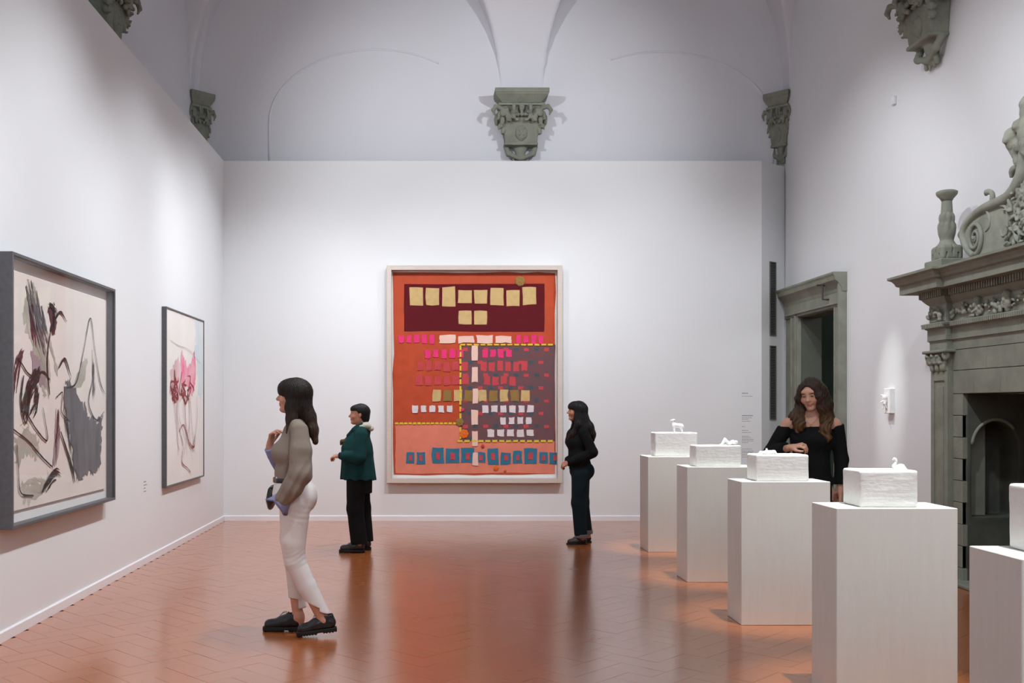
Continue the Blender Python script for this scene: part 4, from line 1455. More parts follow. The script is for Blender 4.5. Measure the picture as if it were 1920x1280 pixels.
B = [bx(0, 1228, 1308, 0.06, 0.20, 808, 853), bx(1, 1304, 1390, 0.05, 0.20, 834, 874), bx(2, 1418, 1517, 0.04, 0.21, 851, 901), bx(3, 1613, 1722, 0.05, 0.22, 881, 950), ]
labs = ['rough white plaster block with a standing lamb on top', 'rough white plaster block with a small reclining figure with raised knees on top',
        'rough white plaster block in front of the woman\'s clasped hands', 'rough white plaster block with a small swan on top']
for i, (b_, l_) in enumerate(zip(B, labs)):
    gesso_block(*b_, 30 + i, l_)
gesso_block(2.105, 3.42, 0.36, 0.22, 0.235, 41, 'rough white plaster block cut off by the right edge of the picture')


def figure(name, vol, loc, label, rz=0.0, cat='figurine', sc=1.0):
    me, _ = vol.mesh(name)
    o = link(name, me, 'gesso_fig')
    o.location = loc
    o.rotation_euler = (0, 0, rz)
    o.scale = (sc, sc, sc)
    tag(o, label, cat, 'small white figures on the plaster blocks')


def top(i):
    return PHH + B[i][4] - 0.003


def fig_loc(i, px):
    y = B[i][1] + B[i][3] * 0.45
    return ((px - 810) * y / FPX, y, top(i))


# lamb, facing left, head raised (about 0.125 m high)
v = Vol((-0.09, -0.05, -0.005), (0.08, 0.05, 0.14), 0.0022)
v.cone((-0.025, 0, 0.068), (0.035, 0, 0.062), 0.022, 0.021, 0.01)
v.cone((-0.030, 0, 0.075), (-0.042, 0, 0.108), 0.015, 0.011, 0.012)
v.cone((-0.036, 0, 0.116), (-0.060, 0, 0.111), 0.011, 0.0065, 0.008)
for s in (-1, 1):
    v.ell((-0.030, s * 0.014, 0.118), (0.006, 0.012, 0.005), 0.004)
    v.chain([(-0.028, s * 0.011, 0.055), (-0.030, s * 0.012, 0.028), (-0.030 - 0.003 * s, s * 0.012, -0.002)], [0.010, 0.006, 0.0055], 0.006)
    v.chain([(0.036, s * 0.011, 0.055), (0.032, s * 0.012, 0.034), (0.040, s * 0.012, 0.022), (0.037 - 0.004 * s, s * 0.012, -0.002)], [0.013, 0.007, 0.006, 0.0055], 0.006)
v.cone((0.052, 0, 0.066), (0.058, 0, 0.045), 0.006, 0.005, 0.006)
v.disp(lambda X, Y, Z: 0.0012 * noise3(X, Y, Z, 260, 3))
figure('lamb_figurine', v, fig_loc(0, 1270), 'tiny white plaster lamb standing on the farthest block', 0.0, sc=1.12)
# reclining figure with raised knees: feet left, head right
v = Vol((-0.09, -0.04, -0.008), (0.09, 0.04, 0.075), 0.0022)
v.cone((0.0, 0, 0.016), (0.045, 0, 0.022), 0.017, 0.020, 0.01)
v.ell((0.066, 0, 0.028), (0.016, 0.013, 0.014), 0.006)
for s in (-1, 1):
    v.chain([(0.0, s * 0.010, 0.016), (-0.028, s * 0.011, 0.050 + 0.004 * s), (-0.058, s * 0.010, 0.010)], [0.014, 0.011, 0.007], 0.006)
    v.ell((-0.066, s * 0.010, 0.005), (0.012, 0.006, 0.006), 0.004)
    v.chain([(0.048, s * 0.018, 0.026), (0.028, s * 0.028, 0.020), (0.006, s * 0.020, 0.012)], [0.008, 0.007, 0.006], 0.005)
v.ell((0.036, 0, 0.038), (0.014, 0.016, 0.008), 0.008)
v.disp(lambda X, Y, Z: 0.001 * noise3(X, Y, Z, 260, 4))
figure('reclining_figurine', v, fig_loc(1, 1366), 'tiny white reclining plaster figure with raised knees')
# low lying figure with small shape on its back
v = Vol((-0.08, -0.04, -0.008), (0.08, 0.04, 0.06), 0.0022)
v.cone((-0.02, 0, 0.013), (0.025, 0, 0.015), 0.014, 0.015, 0.01)
v.ell((-0.045, 0, 0.014), (0.014, 0.012, 0.012), 0.008)
for s in (-1, 1):
    v.chain([(0.025, s * 0.008, 0.015), (0.045, s * 0.013, 0.022), (0.060, s * 0.011, 0.004)], [0.012, 0.008, 0.006], 0.005)
    v.chain([(-0.025, s * 0.014, 0.014), (-0.042, s * 0.024, 0.008), (-0.058, s * 0.016, 0.005)], [0.007, 0.006, 0.005], 0.005)
v.ell((-0.006, 0, 0.030), (0.008, 0.008, 0.009), 0.005)
v.cone((-0.007, 0.004, 0.036), (-0.009, 0.006, 0.044), 0.003, 0.002, 0.002)
v.cone((-0.005, -0.004, 0.036), (-0.003, -0.006, 0.044), 0.003, 0.002, 0.002)
figure('lying_figurine', v, fig_loc(2, 1439), 'tiny white lying plaster figure at the left end of its block')
# swan, facing left
v = Vol((-0.05, -0.04, -0.008), (0.07, 0.04, 0.085), 0.0020)
v.ell((0.012, 0, 0.010), (0.032, 0.018, 0.015), 0.004)
v.ell((0.020, 0, 0.022), (0.018, 0.014, 0.010), 0.008)
v.cone((0.030, 0, 0.014), (0.050, 0, 0.004), 0.010, 0.003, 0.006)
v.chain([(-0.014, 0, 0.010), (-0.018, 0, 0.020), (-0.010, 0, 0.032), (-0.005, 0, 0.045), (-0.008, 0, 0.056), (-0.014, 0, 0.059)], [0.011, 0.009, 0.0065, 0.0055, 0.0055, 0.0065], 0.004)
v.cone((-0.016, 0, 0.058), (-0.026, 0, 0.051), 0.0055, 0.002, 0.003)
figure('swan_figurine', v, fig_loc(3, 1682), 'tiny white plaster swan at the right end of its block')

# ---- small plaster relief on the right wall beside the fireplace
root = empty('wall_relief', (XR, 10.35, 1.435))
root.scale = (0.72, 0.9, 1.0)
tag(root, 'small white plaster plaque with a projecting animal figure on the right wall', 'sculpture')
v = Vol((-0.09, -0.11, -0.01), (0.02, 0.11, 0.28), 0.004)
v.box((-0.035, 0, 0.13), (0.040, 0.075, 0.13), 0.006, 0)
v.disp(lambda X, Y, Z: 0.0015 * noise3(X, Y, Z, 60, 9))
v.plane((0, 0, 0), (1, 0, 0))
me, _ = v.mesh('plaque')
link('plaque', me, 'gesso_fig', root)
v = Vol((-0.19, -0.08, 0.02), (-0.05, 0.08, 0.24), 0.003)
v.ell((-0.105, 0.0, 0.165), (0.030, 0.028, 0.030), 0.008)
v.cone((-0.11, 0.01, 0.18), (-0.145, 0.02, 0.19), 0.014, 0.008, 0.008)
v.cone((-0.10, 0.0, 0.155), (-0.105, -0.005, 0.105), 0.024, 0.022, 0.012)
v.cone((-0.11, -0.01, 0.10), (-0.085, -0.02, 0.055), 0.014, 0.008, 0.006)
v.cone((-0.11, 0.015, 0.10), (-0.125, 0.01, 0.05), 0.012, 0.008, 0.006)
v.cone((-0.11, 0.0, 0.135), (-0.155, 0.01, 0.115), 0.010, 0.007, 0.006)
v.cone((-0.08, 0, 0.13), (-0.06, 0, 0.13), 0.02, 0.025, 0.01)
me, _ = v.mesh('animal_figure')
link('animal_figure', me, 'gesso_fig', root)

root = empty('wall_sensor', (XR, 10.28, 4.62))
tag(root, 'small white sensor box high on the right wall', 'sensor')
box_obj('housing', (-0.03, -0.035, 0), (0, 0.035, 0.085), 'trim', root, 0.006, 2)
box_obj('lens_window', (-0.034, -0.02, 0.02), (-0.029, 0.02, 0.05), 'mount', root, 0.002, 1)

# ================================================================== PEOPLE
# local frame of a person: X = forward, Y = the person's left, Z = up, origin on the floor
def fabric(name, c, rough=0.9, var=0.12, sc=9, bump=0.12, bsc=220, c2=None, stretch=None):
    return mat(name, c, rough, 0.15, var=var, var_scale=sc, bump=bump, bump_scale=bsc, color2=c2, stretch=stretch)


G = {'taupe': fabric('taupe_knit', (0.295, 0.245, 0.205), bump=0.3, bsc=260), 'cream': fabric('off_white_cotton', (0.80, 0.77, 0.765), 0.85, 0.04),
     'blue': fabric('light_blue_shirt_cotton', (0.28, 0.31, 0.52), 0.85, 0.08), 'green': fabric('bottle_green_wool', (0.010, 0.050, 0.052), 0.95, 0.25),
     'navy': fabric('navy_cloth', (0.012, 0.030, 0.065), 0.9, 0.2), 'black': fabric('black_cloth', (0.009, 0.010, 0.011), 0.9, 0.25),
     'denim': fabric('dark_navy_denim', (0.010, 0.019, 0.026), 0.9, 0.25), 'white': fabric('white_silk_scarf', (0.62, 0.62, 0.56), 0.6, 0.25, 25, c2=(0.42, 0.40, 0.28)),
     'brownscarf': fabric('brown_patterned_scarf', (0.12, 0.075, 0.03), 0.7, 0.4, 30), 'greycuff': fabric('grey_turn_up', (0.19, 0.17, 0.16), 0.9, 0.15),
     'belt': mat('black_belt_leather', (0.012, 0.013, 0.017), 0.4, 0.5, var=0.1, var_scale=30)}
HAIRM = mat_attr('hair', 0.45, 0.22)
hn = HAIRM.node_tree
_tc = hn.nodes.new('ShaderNodeTexCoord')
_mp = hn.nodes.new('ShaderNodeMapping'); _mp.inputs['Scale'].default_value = (1, 1, 0.05)
_nz = hn.nodes.new('ShaderNodeTexNoise'); _nz.inputs['Scale'].default_value = 260; _nz.inputs['Detail'].default_value = 2
_bp = hn.nodes.new('ShaderNodeBump'); _bp.inputs['Strength'].default_value = 0.5; _bp.inputs['Distance'].default_value = 0.006
hn.links.new(_tc.outputs['Object'], _mp.inputs['Vector']); hn.links.new(_mp.outputs[0], _nz.inputs['Vector'])
hn.links.new(_nz.outputs['Fac'], _bp.inputs['Height']); hn.links.new(_bp.outputs[0], hn.nodes['Principled BSDF'].inputs['Normal'])


class Head:
    def __init__(s, c, yaw=0, pitch=0, roll=0, sc=1.0):
        s.c = np.array(c, float); s.sc = sc
        s.R = rotm('Z', yaw) @ rotm('Y', pitch) @ rotm('X', roll)

    def p(s, x, y, z):
        return s.c + s.R @ (np.array([x, y, z]) * s.sc)

    def inv(s, V):
        return ((V - s.c) @ s.R) / s.sc

    def ell(s, v, c, r, k=0.02, op='add', rot=None):
        v.ell(s.p(*c), np.array(r) * s.sc, k * s.sc, s.R if rot is None else s.R @ rot, op)

    def cone(s, v, a, b, ra, rb, k=0.02):
        v.cone(s.p(*a), s.p(*b), ra * s.sc, rb * s.sc, k * s.sc)


def face(v, H):
    H.ell(v, (-0.012, 0, 0.030), (0.098, 0.074, 0.086), 0.02)
    H.ell(v, (0.028, 0, -0.028), (0.064, 0.060, 0.080), 0.03)
    H.cone(v, (-0.005, 0.046, -0.060), (0.055, 0.012, -0.094), 0.020, 0.018, 0.03)
    H.cone(v, (-0.005, -0.046, -0.060), (0.055, -0.012, -0.094), 0.020, 0.018, 0.03)
    H.ell(v, (0.074, 0, -0.097), (0.020, 0.022, 0.017), 0.016)
    H.ell(v, (0.078, 0, 0.030), (0.014, 0.050, 0.022), 0.02)
    for s in (-1, 1):
        H.ell(v, (0.100, s * 0.032, 0.002), (0.016, 0.020, 0.013), 0.012, 'sub')
        H.ell(v, (0.078, s * 0.031, 0.001), (0.014, 0.016, 0.012), 0.004)
        H.ell(v, (0.068, s * 0.040, -0.032), (0.020, 0.022, 0.022), 0.025)
        H.ell(v, (-0.012, s * 0.076, -0.010), (0.017, 0.010, 0.030), 0.010, rot=rotm('Y', -12))
    H.cone(v, (0.086, 0, 0.012), (0.108, 0, -0.026), 0.008, 0.012, 0.012)
    H.ell(v, (0.112, 0, -0.028), (0.010, 0.011, 0.009), 0.008)
    for s in (-1, 1):
        H.ell(v, (0.098, s * 0.011, -0.032), (0.010, 0.008, 0.007), 0.008)
    H.ell(v, (0.090, 0, -0.057), (0.010, 0.020, 0.0065), 0.006)
    H.ell(v, (0.088, 0, -0.070), (0.010, 0.018, 0.0070), 0.006)
    H.ell(v, (0.080, 0, -0.045), (0.014, 0.018, 0.012), 0.012)


def face_cols(V, H, skin, hairc):
    q = H.inv(V)
    cols = np.tile(np.array(skin), (len(V), 1))

    def spot_(c, r, col, a):
        d = np.sqrt((((q - np.array(c)) / np.array(r)) ** 2).sum(1))
        w = np.clip(1.35 - d, 0, 1)[:, None] * a
        return cols * (1 - w) + np.array(col) * w
    cols = spot_((0.09, 0, -0.063), (0.016, 0.019, 0.0095), (0.40, 0.11, 0.10), 0.9)
    for s in (-1, 1):
        cols = spot_((0.090, s * 0.033, 0.022), (0.02, 0.022, 0.0065), hairc, 1.0)
        cols = spot_((0.090, s * 0.031, 0.001), (0.02, 0.016, 0.0075), (0.02, 0.012, 0.010), 1.0)
        cols = spot_((0.07, s * 0.045, -0.03), (0.03, 0.02, 0.02), (skin[0] * 1.02, skin[1] * 0.82, skin[2] * 0.80), 0.6)
    return cols


def hand(v, wrist, d, n, thumb_side, curl=(25, 35, 25), sc=1.0, spread=0.004):
    """d: direction to the fingers, n: palm normal, thumb_side: +1/-1 along cross(d, n)"""
    d = np.array(d, float); d /= np.linalg.norm(d)
    n = np.array(n, float); n -= d * (n @ d); n /= np.linalg.norm(n)
    lat = np.cross(d, n) * thumb_side
    w = np.array(wrist, float)
    offs = [0.029, 0.010, -0.009, -0.027]
    lens = [0.072, 0.080, 0.074, 0.058]
    v.cone(w - d * 0.02, w + d * 0.015, 0.024 * sc, 0.023 * sc, 0.01)
    for o, L in zip(offs, lens):
        kn = w + (d * (0.086 - 0.12 * abs(o - 0.008)) + lat * o) * sc
        v.cone(w + (d * 0.012 + lat * o * 0.55) * sc, kn, 0.0125 * sc, 0.0105 * sc, 0.012)
        p = kn
        ang = 0
        fan = lat * (o * spread * 12)
        for frac, c, ra, rb in ((0.45, curl[0], 0.0095, 0.0085), (0.31, curl[1], 0.0085, 0.0078), (0.24, curl[2], 0.0078, 0.0066)):
            ang += math.radians(c)
            dd = d * math.cos(ang) + n * math.sin(ang) + fan
            dd /= np.linalg.norm(dd)
            q = p + dd * L * frac * sc
            v.cone(p, q, ra * sc, rb * sc, 0.002)
            p = q
    t0 = w + (d * 0.022 + lat * 0.024 + n * 0.006) * sc
    t1 = t0 + (d * 0.030 + lat * 0.024 + n * 0.010) * sc
    t2 = t1 + (d * 0.026 + lat * 0.006 + n * 0.010) * sc
    t3 = t2 + (d * 0.022 - lat * 0.002 + n * 0.006) * sc
    v.cone(t0, t1, 0.0145 * sc, 0.0115 * sc, 0.010)
    v.cone(t1, t2, 0.0105 * sc, 0.0095 * sc, 0.003)
    v.cone(t2, t3, 0.0095 * sc, 0.0075 * sc, 0.003)


def place(o, base, ang):
    o.location = (base[0], base[1], 0)
    o.rotation_euler = (0, 0, ang)


def volobj(name, v, m, parent, col=None):
    me, V = v.mesh(name)
    if col is not None:
        set_cols(me, col(V) if callable(col) else np.tile(np.array(col), (len(V), 1)))
    return link(name, me, m, parent)


def shoe_meshes(L=0.262, heel=0.03, chunky=True, low=False):
    """shoe along +X from heel (0) to toe (L), resting on z = 0"""
    h = 0.004
    sh = 0.028 if chunky else 0.010
    v = Vol((-0.05, -0.08, -0.01), (L + 0.05, 0.08, 0.17), h)
    v.cone((0.035, 0, sh + 0.032), (L * 0.45, 0, sh + 0.034), 0.035, 0.038, 0.02)
    v.cone((L * 0.45, 0, sh + 0.030), (L - 0.050, 0.004, sh + 0.018), 0.040, 0.040, 0.02, (1, 1.0, 0.85))
    if not low:
        v.cone((0.045, 0, sh + 0.04), (0.050, 0, sh + 0.078), 0.036, 0.037, 0.02, (1.15, 0.9, 1))
        v.cone((0.075, 0, sh + 0.06), (L * 0.52, 0, sh + 0.042), 0.034, 0.030, 0.02)
        v.cone((0.052, 0, sh + 0.085), (0.048, 0, sh + 0.2), 0.030, 0.034, 0.006, (1.25, 0.95, 1), 'sub')
    else:
        v.cone((0.075, 0, sh + 0.075), (0.105, 0, sh + 0.085), 0.034, 0.034, 0.01, (1.6, 0.95, 1), 'sub')
    v.plane((0, 0, sh), (0, 0, -1))
    upper = v.mesh('shoe')[0]
    v = Vol((-0.05, -0.08, -0.012), (L + 0.05, 0.08, 0.07), h)
    def sole(X, Y, Z):
        t = np.clip(X / L, 0, 1)
        w = 0.031 + 0.011 * np.sin(np.clip((t - 0.25) / 0.75, 0, 1) * PI) + 0.002
        q = np.abs(Y) - w
        ends = np.maximum(-X - 0.004, X - L)
        cr = np.sqrt(np.maximum(np.abs(Y), 0) ** 2 + np.maximum(X - (L - 0.040), 0) ** 2) - 0.042
        cb = np.sqrt(np.abs(Y) ** 2 + np.maximum(0.03 - X, 0) ** 2) - 0.036
        pl = np.maximum(np.maximum(q, ends), np.maximum(np.where(X > L - 0.04, cr, -1), np.where(X < 0.03, cb, -1)))
        top_ = sh + 0.004
        return np.maximum(pl, np.maximum(Z - top_, -Z))
    v.apply((-0.03, -0.07, -0.01), (L + 0.03, 0.07, 0.06), sole, 0)
    if chunky:
        v.box((L * 0.40, 0, 0.0), (0.020, 0.1, 0.010), 0.002, 0.0, None, 'sub')
        for k in range(6):
            v.box((L * 0.55 + k * 0.018, 0, 0.0), (0.004, 0.1, 0.005), 0.001, 0, None, 'sub')
        for k in range(4):
            v.box((0.012 + k * 0.02, 0, 0.0), (0.004, 0.1, 0.005), 0.001, 0, None, 'sub')
    else:
        v.box((L * 0.42, 0, -0.002), (0.05, 0.1, 0.006), 0.002, 0.0, None, 'sub')
    return upper, v.mesh('sole')[0]


def add_shoe(parent, ms, heel_pos, yaw=0, pitch=0, laces=False, m='leather'):
    up, so = ms
    up = up.copy(); so = so.copy()
    o = link('shoe', up, m, parent)
    o.location = heel_pos
    o.rotation_euler = (0, math.radians(pitch), math.radians(yaw))
    s = link('sole', so, 'rubber', o)
    if laces:
        bm = bmesh.new()
        for k in range(3):
            x = 0.098 + k * 0.018
            z = 0.106 - k * 0.010
            add_tube(bm, [(x, -0.022, z - 0.006), (x + 0.003, 0, z + 0.002), (x, 0.022, z - 0.006)], [0.0022] * 3, 6)
        for s_ in (-1, 1):
            add_tube(bm, [(0.094, 0.004 * s_, 0.108), (0.105, 0.018 * s_, 0.128), (0.125, 0.026 * s_, 0.124), (0.142, 0.030 * s_, 0.108)], [0.0018] * 4, 6)
            add_tube(bm, [(0.094, 0.004 * s_, 0.108), (0.088, 0.010 * s_, 0.13), (0.096, 0.016 * s_, 0.118)], [0.0018] * 3, 6)
        obj('laces', bm, 'leather', o, True)
    return o


def ring_band(name, c, rx, ry, z0, z1, m, parent, t=0.004, seg=40, tilt=0.0):
    bm = bmesh.new()
    rings = []
    for (k, z) in ((0, z0), (t, z0), (t, z1), (0, z1)):
        rings.append([bm.verts.new((c[0] + (rx + k) * math.cos(a), c[1] + (ry + k) * math.sin(a), z + tilt * math.cos(a))) for a in np.linspace(0, 2 * PI, seg, endpoint=False)])
    for i in range(4):
        a, b = rings[i], rings[(i + 1) % 4]
        for k in range(seg):
            bm.faces.new((a[k], a[(k + 1) % seg], b[(k + 1) % seg], b[k]))
    return obj(name, bm, m, parent, True)


def folds(amp, f, seed, zs=0.4):
    return lambda X, Y, Z: amp * noise3(X, Y, Z * zs, f, seed)


CHUNKY = shoe_meshes(0.262, 0.03, True)
FLAT = shoe_meshes(0.225, 0.01, False, True)

# ---------------------------------------------------------------- woman in taupe jumper, left foreground
def woman_taupe():
    base, ang = ((560 - 810) / FPX * 6.59, 6.59), PI
    H = Head((0.030, 0, 1.575), yaw=-4, pitch=-3, sc=0.985)
    v = Vol((-0.36, -0.36, 0.0), (0.36, 0.36, 1.74), 0.0045)
    face(v, H)
    v.cone(H.p(-0.03, 0, -0.06), (-0.012, 0, 1.38), 0.050, 0.055, 0.03)
    v.cone((0.0, -0.11, 1.35), (0.0, 0.11, 1.35), 0.036, 0.036, 0.02)
    v.cone((0.02, 0, 1.32), (0.05, 0, 1.06), 0.085, 0.075, 0.03, (1, 1.3, 1))
    v.cone((0.05, 0, 1.06), (0.02, 0, 0.90), 0.075, 0.10, 0.03, (1, 1.3, 1))
    # near arm to the pocket
    v.chain([(-0.02, 0.145, 1.335), (-0.04, 0.205, 1.07), (0.070, 0.165, 0.915)], [0.036, 0.034, 0.025], 0.02)
    hand(v, (0.070, 0.150, 0.900), (0.10, -0.40, -0.90), (0.1, -1, 0.4), 1, (8, 8, 8), 0.80)
    # far arm bent up to the chest
    v.chain([(0.0, -0.145, 1.335), (0.13, -0.20, 1.075), (0.208, -0.135, 1.235)], [0.042, 0.034, 0.024], 0.02)
    hand(v, (0.212, -0.128, 1.250), (-0.25, 0.30, 0.92), (-0.85, 0.35, 0.1), 1, (42, 40, 22), 0.96)
    # legs
    v.chain([(0.01, 0.085, 0.86), (0.015, 0.085, 0.49), (-0.165, 0.08, 0.12)], [0.085, 0.050, 0.035], 0.03)
    v.chain([(0.02, -0.085, 0.86), (0.055, -0.085, 0.50), (0.015, -0.08, 0.10)], [0.085, 0.050, 0.035], 0.03)
    v.cone((-0.17, 0.08, 0.11), (-0.10, 0.08, 0.055), 0.033, 0.018, 0.02)
    v.cone((-0.185, 0.08, 0.10), (-0.205, 0.08, 0.075), 0.030, 0.026, 0.03)
    v.cone((0.015, -0.08, 0.10), (0.08, -0.08, 0.045), 0.033, 0.018, 0.02)
    v.cone((0.005, -0.08, 0.09), (-0.0, -0.08, 0.055), 0.030, 0.026, 0.03)
    me, V = v.mesh('person')
    set_cols(me, face_cols(V, H, (0.60, 0.31, 0.22), (0.035, 0.02, 0.014)))
    b = link('person', me, 'skin')
    place(b, base, ang)
    tag(b, 'woman with long dark hair, taupe jumper and cropped white trousers, hand on her chest', 'person')
    # jumper
    v = Vol((-0.20, -0.36, 0.84), (0.30, 0.36, 1.46), 0.005)
    w = (1, 1.3, 1)
    v.cone((0.015, 0, 1.32), (0.035, 0, 1.20), 0.090, 0.112, 0.03, w)
    v.cone((0.035, 0, 1.20), (0.060, 0, 1.07), 0.112, 0.094, 0.03, w)
    v.cone((0.060, 0, 1.07), (0.058, 0, 0.98), 0.094, 0.098, 0.03, w)
    for s in (-1, 1):
        v.ell((0.098, s * 0.068, 1.205), (0.074, 0.066, 0.066), 0.04)
    v.cone((-0.005, -0.12, 1.375), (-0.005, 0.12, 1.375), 0.048, 0.048, 0.04)
    v.cone((-0.005, 0, 1.36), (-0.008, 0, 1.415), 0.078, 0.062, 0.03)
    v.plane((0, 0, 1.010), (0, 0, -1), (-0.2, -0.16, 0.84), (0.3, 0.16, 1.02))
    v.chain([(-0.028, 0.155, 1.350), (-0.040, 0.195, 1.22), (-0.040, 0.222, 1.075)], [0.056, 0.070, 0.074], 0.02)
    v.chain([(-0.040, 0.222, 1.075), (0.010, 0.218, 0.985), (0.072, 0.208, 0.915)], [0.074, 0.070, 0.056], 0.02)
    v.chain([(0.0, -0.155, 1.350), (0.06, -0.205, 1.20), (0.135, -0.205, 1.085)], [0.056, 0.060, 0.054], 0.02)
    v.disp(folds(0.004, 38, 3))
    v.apply((-0.2, 0.1, 0.9), (0.2, 0.36, 1.3), lambda X, Y, Z: 0.0035 * np.sin((Z * 0.8 + X * 1.5) * 75) * np.clip((1.18 - Z) * 8, 0, 1) * np.clip((Y - 0.13) * 20, 0, 1), 0, 'disp', 0)
    volobj('jumper', v, G['taupe'], b)
    # trousers
    v = Vol((-0.30, -0.24, 0.10), (0.22, 0.24, 1.06), 0.005)
    v.cone((0.055, 0, 1.03), (0.045, 0, 0.95), 0.100, 0.118, 0.03, (1, 1.28, 1))
    v.ell((0.030, 0, 0.915), (0.128, 0.163, 0.125), 0.05)
    for s in (-1, 1):
        v.ell((-0.036, s * 0.070, 0.900), (0.074, 0.078, 0.100), 0.06)
    v.chain([(0.012, 0.085, 0.86), (0.025, 0.086, 0.62), (0.012, 0.085, 0.49), (-0.065, 0.083, 0.33), (-0.160, 0.08, 0.145)], [0.102, 0.082, 0.068, 0.062, 0.056], 0.012)
    v.chain([(0.022, -0.085, 0.86), (0.062, -0.086, 0.62), (0.052, -0.085, 0.50), (0.028, -0.082, 0.33), (0.014, -0.08, 0.12)], [0.100, 0.076, 0.062, 0.058, 0.056], 0.012)
    v.plane((0, 0, 1.015), (0, 0, 1))
    v.plane((-0.13, 0.08, 0.205), (0.45, 0, -1), (-0.150, 0.0, 0.08), (0.05, 0.2, 0.30))
    v.plane((-0.17, 0.08, 0.165), (0.30, 0, -1), (-0.30, 0.0, 0.08), (-0.150, 0.2, 0.28))
    v.plane((0.03, -0.08, 0.225), (0.05, 0, -1), (0.012, -0.2, 0.05), (0.20, 0.0, 0.30))
    v.plane((0.0, -0.08, 0.160), (0.0, 0, -1), (-0.10, -0.2, 0.05), (0.012, 0.0, 0.30))
    v.disp(lambda X, Y, Z: 0.0015 * noise3(X, Y, Z, 60, 5) + 0.0007 * np.sin(Z * 190 + X * 90 + 3 * np.sin(Y * 40)) * np.exp(-((Z - 0.52) / 0.07) ** 2)
           + 0.0010 * np.sin(Z * 170 - X * 40) * np.exp(-((Z - 0.80) / 0.06) ** 2))
    volobj('trousers', v, G['cream'], b)
    bl = ring_band('belt', (0.057, 0), 0.103, 0.133, 1.005, 1.035, G['belt'], b, 0.004, 48)
    box_obj('buckle', (0.160, -0.022, 1.002), (0.168, 0.022, 1.038), 'gold', bl, 0.003, 1)
    box_obj('belt_loop', (0.128, 0.083, 0.985), (0.137, 0.093, 1.045), G['cream'], b, 0.002, 1)
    # blue shirt: sleeve end on the raised arm, flared cuff on the pocket hand
    v = Vol((0.04, -0.30, 1.0), (0.30, -0.05, 1.30), 0.004)
    v.cone((0.150, -0.205, 1.085), (0.205, -0.140, 1.215), 0.046, 0.043, 0.01)
    v.cone((0.190, -0.158, 1.18), (0.215, -0.128, 1.26), 0.047, 0.050, 0.003)
    v.plane((0.205, -0.140, 1.232), (0.36, 0.38, 0.85))
    v.disp(folds(0.003, 60, 8, 1.0))
    volobj('shirt_sleeve', v, G['blue'], b)
    bm = bmesh.new()
    ax = Vector((0.62, -0.05, -0.78)).normalized()
    u = ax.cross(Vector((0, 1, 0))).normalized(); wv = ax.cross(u)
    c0 = Vector((0.058, 0.206, 0.928))
    prof = [(0.0, 0.055), (0.03, 0.062), (0.06, 0.074), (0.082, 0.086), (0.078, 0.080), (0.05, 0.066), (0.0, 0.049)]
    rings = []
    for tt, rr in prof:
        ring = []
        for k in range(40):
            a = 2 * PI * k / 40
            wob = 1 + 0.10 * math.sin(3 * a + 0.5) * tt / 0.08 + 0.05 * math.sin(7 * a) * tt / 0.08
            off = 0.018 * math.sin(2 * a + 1.0) * tt / 0.08
            ring.append(bm.verts.new(c0 + ax * (tt + off) + (u * math.cos(a) * 0.95 + wv * math.sin(a) * 0.62) * rr * wob))
        rings.append(ring)
    for a_, b_ in zip(rings, rings[1:] + rings[:1]):
        for k in range(40):
            bm.faces.new((a_[k], a_[(k + 1) % 40], b_[(k + 1) % 40], b_[k]))
    obj('shirt_cuff', bm, G['blue'], b, True)
    # hair: straight, long, with a full fringe
    v = Vol((-0.24, -0.17, 1.22), (0.20, 0.17, 1.72), 0.004)
    H.ell(v, (-0.012, 0, 0.026), (0.112, 0.090, 0.098), 0)
    H.ell(v, (0.050, 0, 0.045), (0.062, 0.074, 0.056), 0.03)
    v.box(H.p(0.130, 0, -0.100), (0.082, 0.078, 0.098), 0.02, 0.012, H.R @ rotm('Y', -12), 'sub')
    for s in (-1, 1):
        v.chain([H.p(-0.005, s * 0.066, 0.03), H.p(-0.004, s * 0.074, -0.08), (0.030, s * 0.085, 1.42), (0.055, s * 0.090, 1.335)], [0.040, 0.040, 0.036, 0.018], 0.02, (1.0, 0.62, 1))
    v.chain([H.p(-0.060, 0, 0.02), H.p(-0.075, 0, -0.08), (-0.072, 0.01, 1.43), (-0.100, 0.040, 1.35), (-0.118, 0.058, 1.275)], [0.062, 0.056, 0.048, 0.036, 0.022], 0.03, (0.85, 1.45, 1))
    v.cone(H.p(-0.02, 0, -0.05), (-0.04, 0, 1.42), 0.055, 0.05, 0.02, (1, 1.3, 1))
    v.disp(lambda X, Y, Z: 0.0016 * np.sin(np.arctan2(Y, X + 0.02) * 46 + 4 * np.sin(Z * 9)) + 0.001 * np.sin(X * 420 + Z * 30) * np.sin(Y * 300))
    def hc(V):
        t = np.clip((1.52 - V[:, 2]) / 0.24, 0, 1)[:, None]
        return np.array((0.014, 0.0095, 0.0075)) * (1 - t) + np.array((0.060, 0.034, 0.020)) * t
    volobj('hair', v, HAIRM, b, hc)
    add_shoe(b, CHUNKY, (-0.258, 0.075, 0.034), 3, 6.5, True)
    add_shoe(b, CHUNKY, (-0.010, -0.082, 0.001), -2, 0, True)
    # small dark bag on the front of the hip
    v = Vol((-0.08, -0.14, -0.12), (0.08, 0.14, 0.12), 0.004)
    v.ell((0, 0, 0), (0.030, 0.10, 0.085), 0)
    v.box((0.0, 0, 0.02), (0.022, 0.09, 0.055), 0.02, 0.02)
    me, _ = v.mesh('shoulder_bag')
    bag = link('shoulder_bag', me, 'leather')
    c, s_ = math.cos(ang), math.sin(ang)
    lx, ly = 0.192, -0.09
    bag.location = (base[0] + c * lx - s_ * ly, base[1] + s_ * lx + c * ly, 0.895)
    bag.rotation_euler = (0, math.radians(-8), ang)
